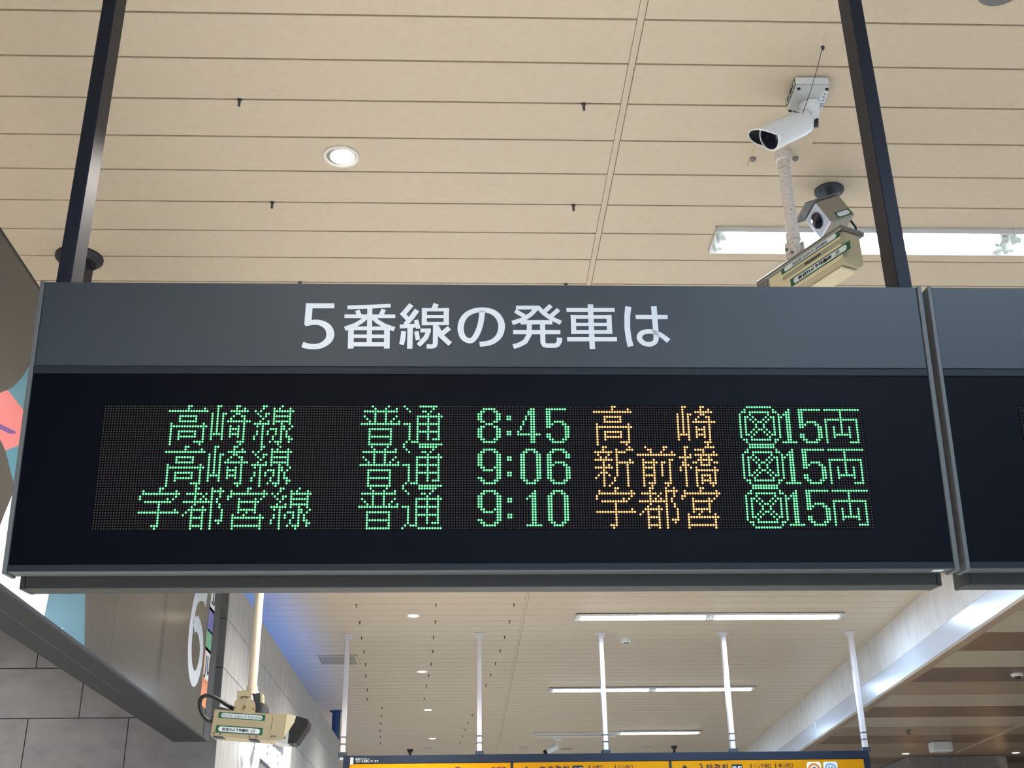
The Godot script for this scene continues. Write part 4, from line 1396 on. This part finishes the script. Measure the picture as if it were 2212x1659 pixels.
func build_left_camera() -> void:
	var z := -5.8
	var base := at_z(545, 1486, z)
	var root := thing("housed_camera", Vector3(base.x, CEIL, z), "beige box security camera housing with black cable loop on a plain cream pole", "camera")
	var s := Shape.new()
	s.rod(Vector3(base.x, CEIL - 0.012, z), base, 0.0215, 22)
	part("pole", s, M.cream_pole, root)
	s = Shape.new()
	s.lathe(Shape.axis_frame(Vector3(base.x, CEIL - 0.0005, z), Vector3.DOWN), [Vector2(0, 0), Vector2(0.09, 0), Vector2(0.088, 0.01), Vector2(0.03, 0.03), Vector2(0.022, 0.05)], 26)
	part("ceiling_flange", s, M.cream_pole, root)
	s = Shape.new()
	s.rod(base + Vector3(0, 0.006, 0), base + Vector3(0, -0.03, 0), 0.027, 8)
	part("collar", s, M.cream_pole, root)
	# flat outlines in the plane of the housing's side, measured in photo pixels
	var f := Transform3D(Basis(), Vector3(0, 0, z + 0.06))
	var P := func(list: Array) -> PackedVector2Array:
		var out := PackedVector2Array()
		for q in list:
			out.append(on_frame(f, 400 + q[0] / 7.373, 1460 + q[1] / 7.373))
		return out
	s = Shape.new()
	s.prism(f, P.call([[490, 533], [1395, 610], [1350, 1030], [412, 960], [402, 945], [470, 545]]), -0.125, 0.0)
	part("housing", s, M.beige, root)
	s = Shape.new()
	s.prism(f, P.call([[1412, 600], [1440, 592], [1618, 605], [1622, 625], [1570, 1000], [1520, 1018], [1345, 1030]]), -0.12, 0.003)
	part("front_section", s, M.beige, root)
	s = Shape.new()
	s.prism(f, P.call([[1622, 612], [1768, 638], [1740, 740], [1680, 830], [1600, 950], [1560, 1005], [1575, 960]]), -0.122, 0.004)
	part("hood", s, M.beige_light, root)
	s = Shape.new()
	s.prism(f, P.call([[1768, 636], [1955, 690], [1966, 720], [1945, 800], [1760, 1070], [1720, 1082], [1635, 1070], [1660, 870], [1700, 790]]), -0.118, 0.0)
	part("front_shroud", s, M.black, root)
	s = Shape.new()
	s.prism(f, P.call([[1615, 890], [1655, 870], [1632, 1072], [1612, 1085], [1420, 1045], [1420, 1020], [1530, 1000], [1590, 1000]]), -0.11, -0.002)
	part("lower_bracket", s, M.grey_plastic, root)
	s = Shape.new()
	s.prism(f, P.call([[480, 525], [560, 490], [740, 530], [740, 548], [490, 536]]), -0.1, -0.01)
	part("rear_cap", s, M.dark_grey, root)
	# swivel head
	s = Shape.new()
	var disc := []
	for i in 13:
		var a := PI * i / 12.0
		disc.append([930 + 172 * cos(a), 470 - 165 * sin(a)])
	disc.append([758, 545])
	disc.append([1095, 568])
	s.prism(f, P.call(disc), -0.035, -0.025)
	part("swivel_plate", s, M.beige, root)
	s = Shape.new()
	var disc2 := []
	for i in 13:
		var a := PI * i / 12.0
		disc2.append([1120 + 172 * cos(a), 510 - 165 * sin(a)])
	disc2.append([948, 565])
	disc2.append([1290, 580])
	s.prism(f, P.call(disc2), -0.1, -0.09)
	part("swivel_plate", s, M.grey_metal, root)
	s = Shape.new()
	s.prism(f, P.call([[810, 225], [1040, 205], [1040, 330], [810, 330]]), -0.04, -0.025)
	s.prism(f, P.call([[1180, 240], [1215, 262], [1215, 400], [1180, 400]]), -0.09, -0.03)
	part("swivel_bracket", s, M.beige, root)
	s = Shape.new()
	s.prism(f, P.call([[1040, 240], [1180, 240], [1200, 560], [1090, 560]]), -0.085, -0.05)
	part("swivel_core", s, M.dark_grey, root)
	for q in [[928, 488, 0.008], [780, 493, 0.004], [1072, 515, 0.004], [888, 338, 0.005], [968, 330, 0.005], [460, 912, 0.0045], [562, 925, 0.0045], [1025, 962, 0.0045], [1130, 972, 0.0045], [1385, 965, 0.005], [1432, 965, 0.005]]:
		var c := on_frame(f, 400 + q[0] / 7.373, 1460 + q[1] / 7.373)
		var h := -0.026 if q[1] < 540 else 0.0
		s = Shape.new()
		s.rod(f * Vector3(c.x, c.y, h), f * Vector3(c.x, c.y, h + 0.005), q[2], 8)
		part("bolt", s, M.board_dark, root)
	s = Shape.new()
	s.prism(f, P.call([[442, 955], [600, 965], [602, 985], [445, 972]]), -0.06, 0.002)
	s.prism(f, P.call([[1010, 1000], [1160, 1012], [1158, 1040], [1012, 1020]]), -0.06, 0.002)
	part("hinge", s, M.dark_grey, root)
	var ang := -atan2(0.075 * 1.0, 1.0)
	for e in [[903, 646, 0.218, 0.027, "Security System in Operation", false], [860, 865, 0.218, 0.033, "防犯カメラ作動中", true]]:
		var c := on_frame(f, 400 + e[0] / 7.373, 1460 + e[1] / 7.373)
		pill_sticker("sticker", f * Transform3D(Basis(Vector3.BACK, ang), Vector3(c.x, c.y, 0.0)), e[2], e[3], e[4], e[5], root)
	s = Shape.new()
	var path := []
	var loop := [[760, 500], [650, 440], [540, 370], [430, 310], [330, 282], [250, 300], [205, 360], [200, 450], [225, 545], [275, 630], [345, 690], [440, 700]]
	for i in loop.size() - 1:
		for j in 3:
			var u := j / 3.0
			var p0: Array = loop[maxi(i - 1, 0)]
			var p1: Array = loop[i]
			var p2: Array = loop[i + 1]
			var p3: Array = loop[mini(i + 2, loop.size() - 1)]
			var x := cubic_interpolate(p1[0], p2[0], p0[0], p3[0], u)
			var y := cubic_interpolate(p1[1], p2[1], p0[1], p3[1], u)
			var c := on_frame(f, 400 + x / 7.373, 1460 + y / 7.373)
			path.append(f * Vector3(c.x, c.y, -0.05))
	s.sweep(path, 0.0098, 12)
	part("cable", s, M.black, root)


# ---------------------------------------------------------------- glowing shop sign on the stone wall
func build_neon() -> void:
	var f := Transform3D(Basis(Vector3(0, 0, -1), Vector3.UP, Vector3.RIGHT), Vector3(PART_X, 0, 0))
	var P := func(list: Array) -> PackedVector2Array:
		var out := PackedVector2Array()
		for q in list:
			out.append(on_frame(f, 490 + q[0] / 13.825, 1580 + q[1] / 13.825))
		return out
	var a := on_frame(f, 515.5, 1600)
	var b := on_frame(f, 542, 1600)
	var c := Vector2((a.x + b.x) * 0.5, 2.83)
	var root := thing("shop_sign", Vector3(PART_X + 0.03, 2.4, -8.9), "glowing white ring and lettering shop sign on the stone wall", "sign")
	var s := Shape.new()
	var ring := []
	for i in 41:
		var t := TAU * i / 40.0
		ring.append(f * Vector3(c.x + cos(t) * 0.26, c.y + sin(t) * 0.27, 0.05))
	s.sweep(ring, 0.022, 8)
	part("neon_ring", s, M.neon, root)
	s = Shape.new()
	var g := f * Transform3D(Basis(), Vector3(0, 0, 0.03))
	var st := []
	for q in [[440, 290], [435, 600], [450, 670], [475, 620], [580, 290]]:
		var p := on_frame(f, 490 + q[0] / 13.825, 1580 + q[1] / 13.825)
		st.append(Vector3(p.x, p.y, 0.06))
	s.stroke(g, st, 0.02)
	part("neon_emblem", s, M.neon, root)
	var g2 := f * Transform3D(Basis(), Vector3(0, 0, 0.02))
	s = Shape.new()
	s.prism(f, P.call([[880, 310], [930, 280], [1600, 480], [1600, 1400], [1200, 1080], [890, 790]]), 0.0, 0.02)
	part("letter_back", s, M.neon_back, root)
	for poly in [[[955, 315], [1040, 325], [1100, 370], [1100, 560], [1160, 570], [1140, 970], [1030, 890], [920, 790]], [[1125, 390], [1185, 390], [1180, 530], [1130, 540]], [[1205, 470], [1240, 460], [1300, 530], [1370, 590], [1440, 650], [1430, 720], [1500, 710], [1525, 780], [1500, 1300], [1170, 1020]]]:
		s = Shape.new()
		s.prism(g2, P.call(poly), 0.0, 0.025)
		part("neon_letter", s, M.neon, root)
	for poly in [[[1020, 420], [1048, 410], [1046, 500], [1022, 480]], [[1000, 640], [1028, 630], [1024, 720], [1002, 700]], [[1330, 720], [1352, 715], [1350, 790], [1332, 775]], [[1320, 920], [1350, 915], [1360, 990], [1325, 970]]]:
		s = Shape.new()
		s.prism(g2, P.call(poly), 0.025, 0.027)
		part("letter_counter", s, M.neon_back, root)
	s = Shape.new()
	var p0 := on_frame(f, 609, 1606)
	var arc := []
	for i in 25:
		var t := lerpf(0.0, -1.7, i / 24.0)
		arc.append(f * Vector3(p0.x - 0.75 + cos(t) * 0.75, p0.y + sin(t) * 0.75, 0.05))
	s.sweep(arc, 0.03, 8)
	part("neon_arc", s, M.neon, root)
	var l := AreaLight3D.new()
	l.name = "area_light"
	l.area_size = Vector2(1.4, 0.5)
	l.light_color = Color(0.85, 0.9, 1.0)
	l.light_energy = 0.06
	l.area_range = 30.0
	l.area_attenuation = 2.0
	l.shadow_enabled = true
	root.add_child(l)
	l.global_transform = Transform3D(Basis(Vector3(0, 0, -1), Vector3.UP, Vector3.RIGHT) * Basis(Vector3.UP, PI), Vector3(PART_X + 0.12, 2.6, -9.0))
	# backlit blue advertising panel behind the partition: its light spills over the wall top on to the ceiling
	var ad := thing("advertising_panel", Vector3(-3.3, 0.2, -10.6), "blue backlit advertising panel behind the stone partition", "sign")
	s = Shape.new()
	s.span(Transform3D(), Vector3(-3.42, 0.2, -12.6), Vector3(-3.31, 2.6, -8.4), 0.01)
	part("cabinet", s, M.black, ad)
	s = Shape.new()
	s.span(Transform3D(), Vector3(-3.31, 0.26, -12.54), Vector3(-3.3, 2.54, -8.46), 0.002)
	part("light_panel", s, M.blue_panel, ad)
	var bl := AreaLight3D.new()
	bl.name = "area_light"
	bl.area_size = Vector2(4.0, 2.2)
	bl.light_color = Color(0.28, 0.52, 1.0)
	bl.light_energy = 11.0
	bl.area_range = 30.0
	bl.area_attenuation = 2.0
	bl.shadow_enabled = true
	ad.add_child(bl)
	bl.global_transform = Transform3D(Basis(Vector3(0, 0, -1), Vector3.UP, Vector3.LEFT), Vector3(-3.28, 1.4, -10.5))


# ---------------------------------------------------------------- small ceiling things
func build_details() -> void:
	var stud := Shape.new()
	stud.lathe(Shape.axis_frame(Vector3.ZERO, Vector3.DOWN), [Vector2(0.0045, -0.01), Vector2(0.0045, 0.026), Vector2(0.003, 0.028), Vector2(0, 0.028)], 8)
	var nut := Shape.new()
	nut.lathe(Shape.axis_frame(Vector3.ZERO, Vector3.DOWN), [Vector2(0.009, -0.004), Vector2(0.009, 0.003), Vector2(0, 0.003)], 6)
	var sm := stud.mesh()
	var nm := nut.mesh()
	var pts := [[518, 217], [589, 440], [1260, 231], [1238, 447], [648, 611], [1222, 614]]
	for l in [[[193, 127], [215, 230], [225, 322], [240, 405], [250, 483], [252, 553], [255, 620], [255, 678]], [[668, 121], [665, 225], [655, 318], [650, 403], [640, 480], [625, 548], [612, 615], [597, 677]], [[1135, 115], [1108, 221], [1078, 313], [1052, 398], [1024, 475], [995, 545], [966, 611]], [[345, 735], [342, 785], [337, 830], [336, 875], [337, 915], [337, 953]], [[885, 775], [862, 823], [843, 868], [827, 908], [812, 946]]]:
		for q in l:
			pts.append([700 + q[0] / 2.765, 1260 + q[1] / 2.765])
	for q in pts:
		var p := at_y(q[0], q[1], CEIL)
		var k := roundf((PLANK_Z - p.z) / PLANK)
		p.z = PLANK_Z - k * PLANK
		var t := thing("threaded_stud", p, "short grey threaded stud poking out of a plank joint", "stud", "threaded studs between the ceiling planks")
		mesh_node("rod", sm, M.stud, t)
		mesh_node("nut", nm, M.stud, t)
	# round grey cover at the top right
	var d := at_y(2161, -24, CEIL)
	var cv := thing("ceiling_speaker", d, "round dark grey speaker cover on the ceiling planks", "speaker")
	var s := Shape.new()
	s.lathe(Shape.axis_frame(d + Vector3(0, -0.0005, 0), Vector3.DOWN), [Vector2(0, 0), Vector2(0.066, 0), Vector2(0.066, 0.006), Vector2(0.06, 0.01), Vector2(0, 0.012)], 36)
	part("grille", s, M.grey_metal, cv)
	# smoke detector
	d = at_y(1352, 1380, CEIL)
	var sd := thing("smoke_detector", d, "white round detector on the ceiling beside a white sign pole", "detector")
	s = Shape.new()
	s.lathe(Shape.axis_frame(d + Vector3(0, -0.0005, 0), Vector3.DOWN), [Vector2(0, 0), Vector2(0.048, 0), Vector2(0.046, 0.03), Vector2(0.03, 0.036), Vector2(0, 0.036)], 26)
	part("body", s, M.white_plastic, sd)
	for x in [-0.012, 0.012]:
		s = Shape.new()
		s.ball(d + Vector3(x, -0.037, 0.01), 0.01, 10)
		part("sensor", s, M.ink, sd)
	# access hatch
	var h := thing("ceiling_hatch", Vector3(-1.26, CEIL, -12.15), "pale rectangular access hatch with raised frame in the ceiling", "hatch")
	s = Shape.new()
	for e in [[Vector3(-1.47, CEIL - 0.012, -11.92), Vector3(-1.05, CEIL - 0.0005, -11.95)], [Vector3(-1.47, CEIL - 0.012, -12.33), Vector3(-1.05, CEIL - 0.0005, -12.36)], [Vector3(-1.47, CEIL - 0.012, -11.95), Vector3(-1.44, CEIL - 0.0005, -12.33)], [Vector3(-1.08, CEIL - 0.012, -11.95), Vector3(-1.05, CEIL - 0.0005, -12.33)]]:
		s.span(Transform3D(), e[0], e[1], 0.002)
	part("hatch_frame", s, M.joint, h)
	s = Shape.new()
	s.span(Transform3D(), Vector3(-1.438, CEIL - 0.004, -11.953), Vector3(-1.082, CEIL - 0.0005, -12.327))
	part("hatch_door", s, M.drab, h)
	# square diffusers
	for e in [[928, 1616], [1132, 1615], [1398, 1612.6]]:
		d = at_y(e[0], e[1], CEIL)
		var q := thing("ceiling_diffuser", d, "small pale square ceiling diffuser above the yellow sign", "diffuser", "square diffusers far down the plank ceiling")
		s = Shape.new()
		s.box(Transform3D(Basis(), d + Vector3(0, -0.006, 0)), Vector3(0.14, 0.011, 0.2), 0.003)
		part("cover", s, M.grey_plastic, q)
		s = Shape.new()
		s.box(Transform3D(Basis(), d + Vector3(0, -0.013, 0)), Vector3(0.1, 0.003, 0.15), 0.001)
		part("face", s, M.board_light, q)
	# hangers with dark flanges beyond the yellow sign
	for e in [[886, 1619], [1456, 1611.5]]:
		d = at_y(e[0], e[1], CEIL)
		var q := thing("hanger_pole", d, "black hanger pole with round ceiling flange beyond the yellow sign", "pole", "black hangers beyond the yellow sign")
		s = Shape.new()
		s.lathe(Shape.axis_frame(d + Vector3(0, -0.0005, 0), Vector3.DOWN), [Vector2(0, 0), Vector2(0.05, 0), Vector2(0.048, 0.012), Vector2(0.03, 0.04), Vector2(0.024, 0.05)], 20)
		part("flange", s, M.black, q)
		s = Shape.new()
		s.rod(d + Vector3(0, -0.06, 0), d + Vector3(0, -1.4, 0), 0.02, 12)
		part("rod", s, M.black, q)
	# flat disc far away
	d = at_y(1224, 1618, CEIL)
	var dd := thing("ceiling_disc", d, "flat round grey-green cover far down the plank ceiling", "cover")
	s = Shape.new()
	s.lathe(Shape.axis_frame(d + Vector3(0, -0.0005, 0), Vector3.DOWN), [Vector2(0, 0), Vector2(0.09, 0), Vector2(0.088, 0.008), Vector2(0, 0.01)], 24)
	part("cover", s, M.groove, dd)
	# blue column behind the end of the partition
	var bc := Vector3(-1.572, 0, -15.25)
	var col := thing("round_column", bc, "slim dark blue round column behind the end of the stone wall", "column")
	s = Shape.new()
	s.rod(bc, Vector3(bc.x, CEIL - 0.01, bc.z), 0.052, 24)
	part("shaft", s, M.blue_steel, col)
	s = Shape.new()
	s.lathe(Shape.axis_frame(Vector3(bc.x, CEIL - 0.0005, bc.z), Vector3.DOWN), [Vector2(0, 0), Vector2(0.085, 0), Vector2(0.085, 0.012), Vector2(0.055, 0.016)], 26)
	part("flange", s, M.blue_steel, col)
	# far bullet camera
	d = at_y(1203, 1590, CEIL)
	var fc := thing("bullet_camera", d, "tiny pale bullet camera far down the ceiling above the yellow sign", "camera")
	s = Shape.new()
	s.box(Transform3D(Basis(), d + Vector3(0, -0.03, 0)), Vector3(0.12, 0.059, 0.12), 0.008)
	part("junction_box", s, M.white_plastic, fc)
	s = Shape.new()
	s.rod(d + Vector3(-0.02, -0.05, 0), d + Vector3(-0.02, -0.15, 0), 0.03, 12)
	part("swivel_arm", s, M.white_plastic, fc)
	s = Shape.new()
	s.rod(d + Vector3(-0.01, -0.14, 0), d + Vector3(-0.17, -0.23, 0.08), 0.045, 16)
	part("camera_body", s, M.white_plastic, fc)
	s = Shape.new()
	s.rod(d + Vector3(-0.165, -0.228, 0.078), d + Vector3(-0.185, -0.24, 0.088), 0.036, 14)
	part("lens", s, M.black, fc)
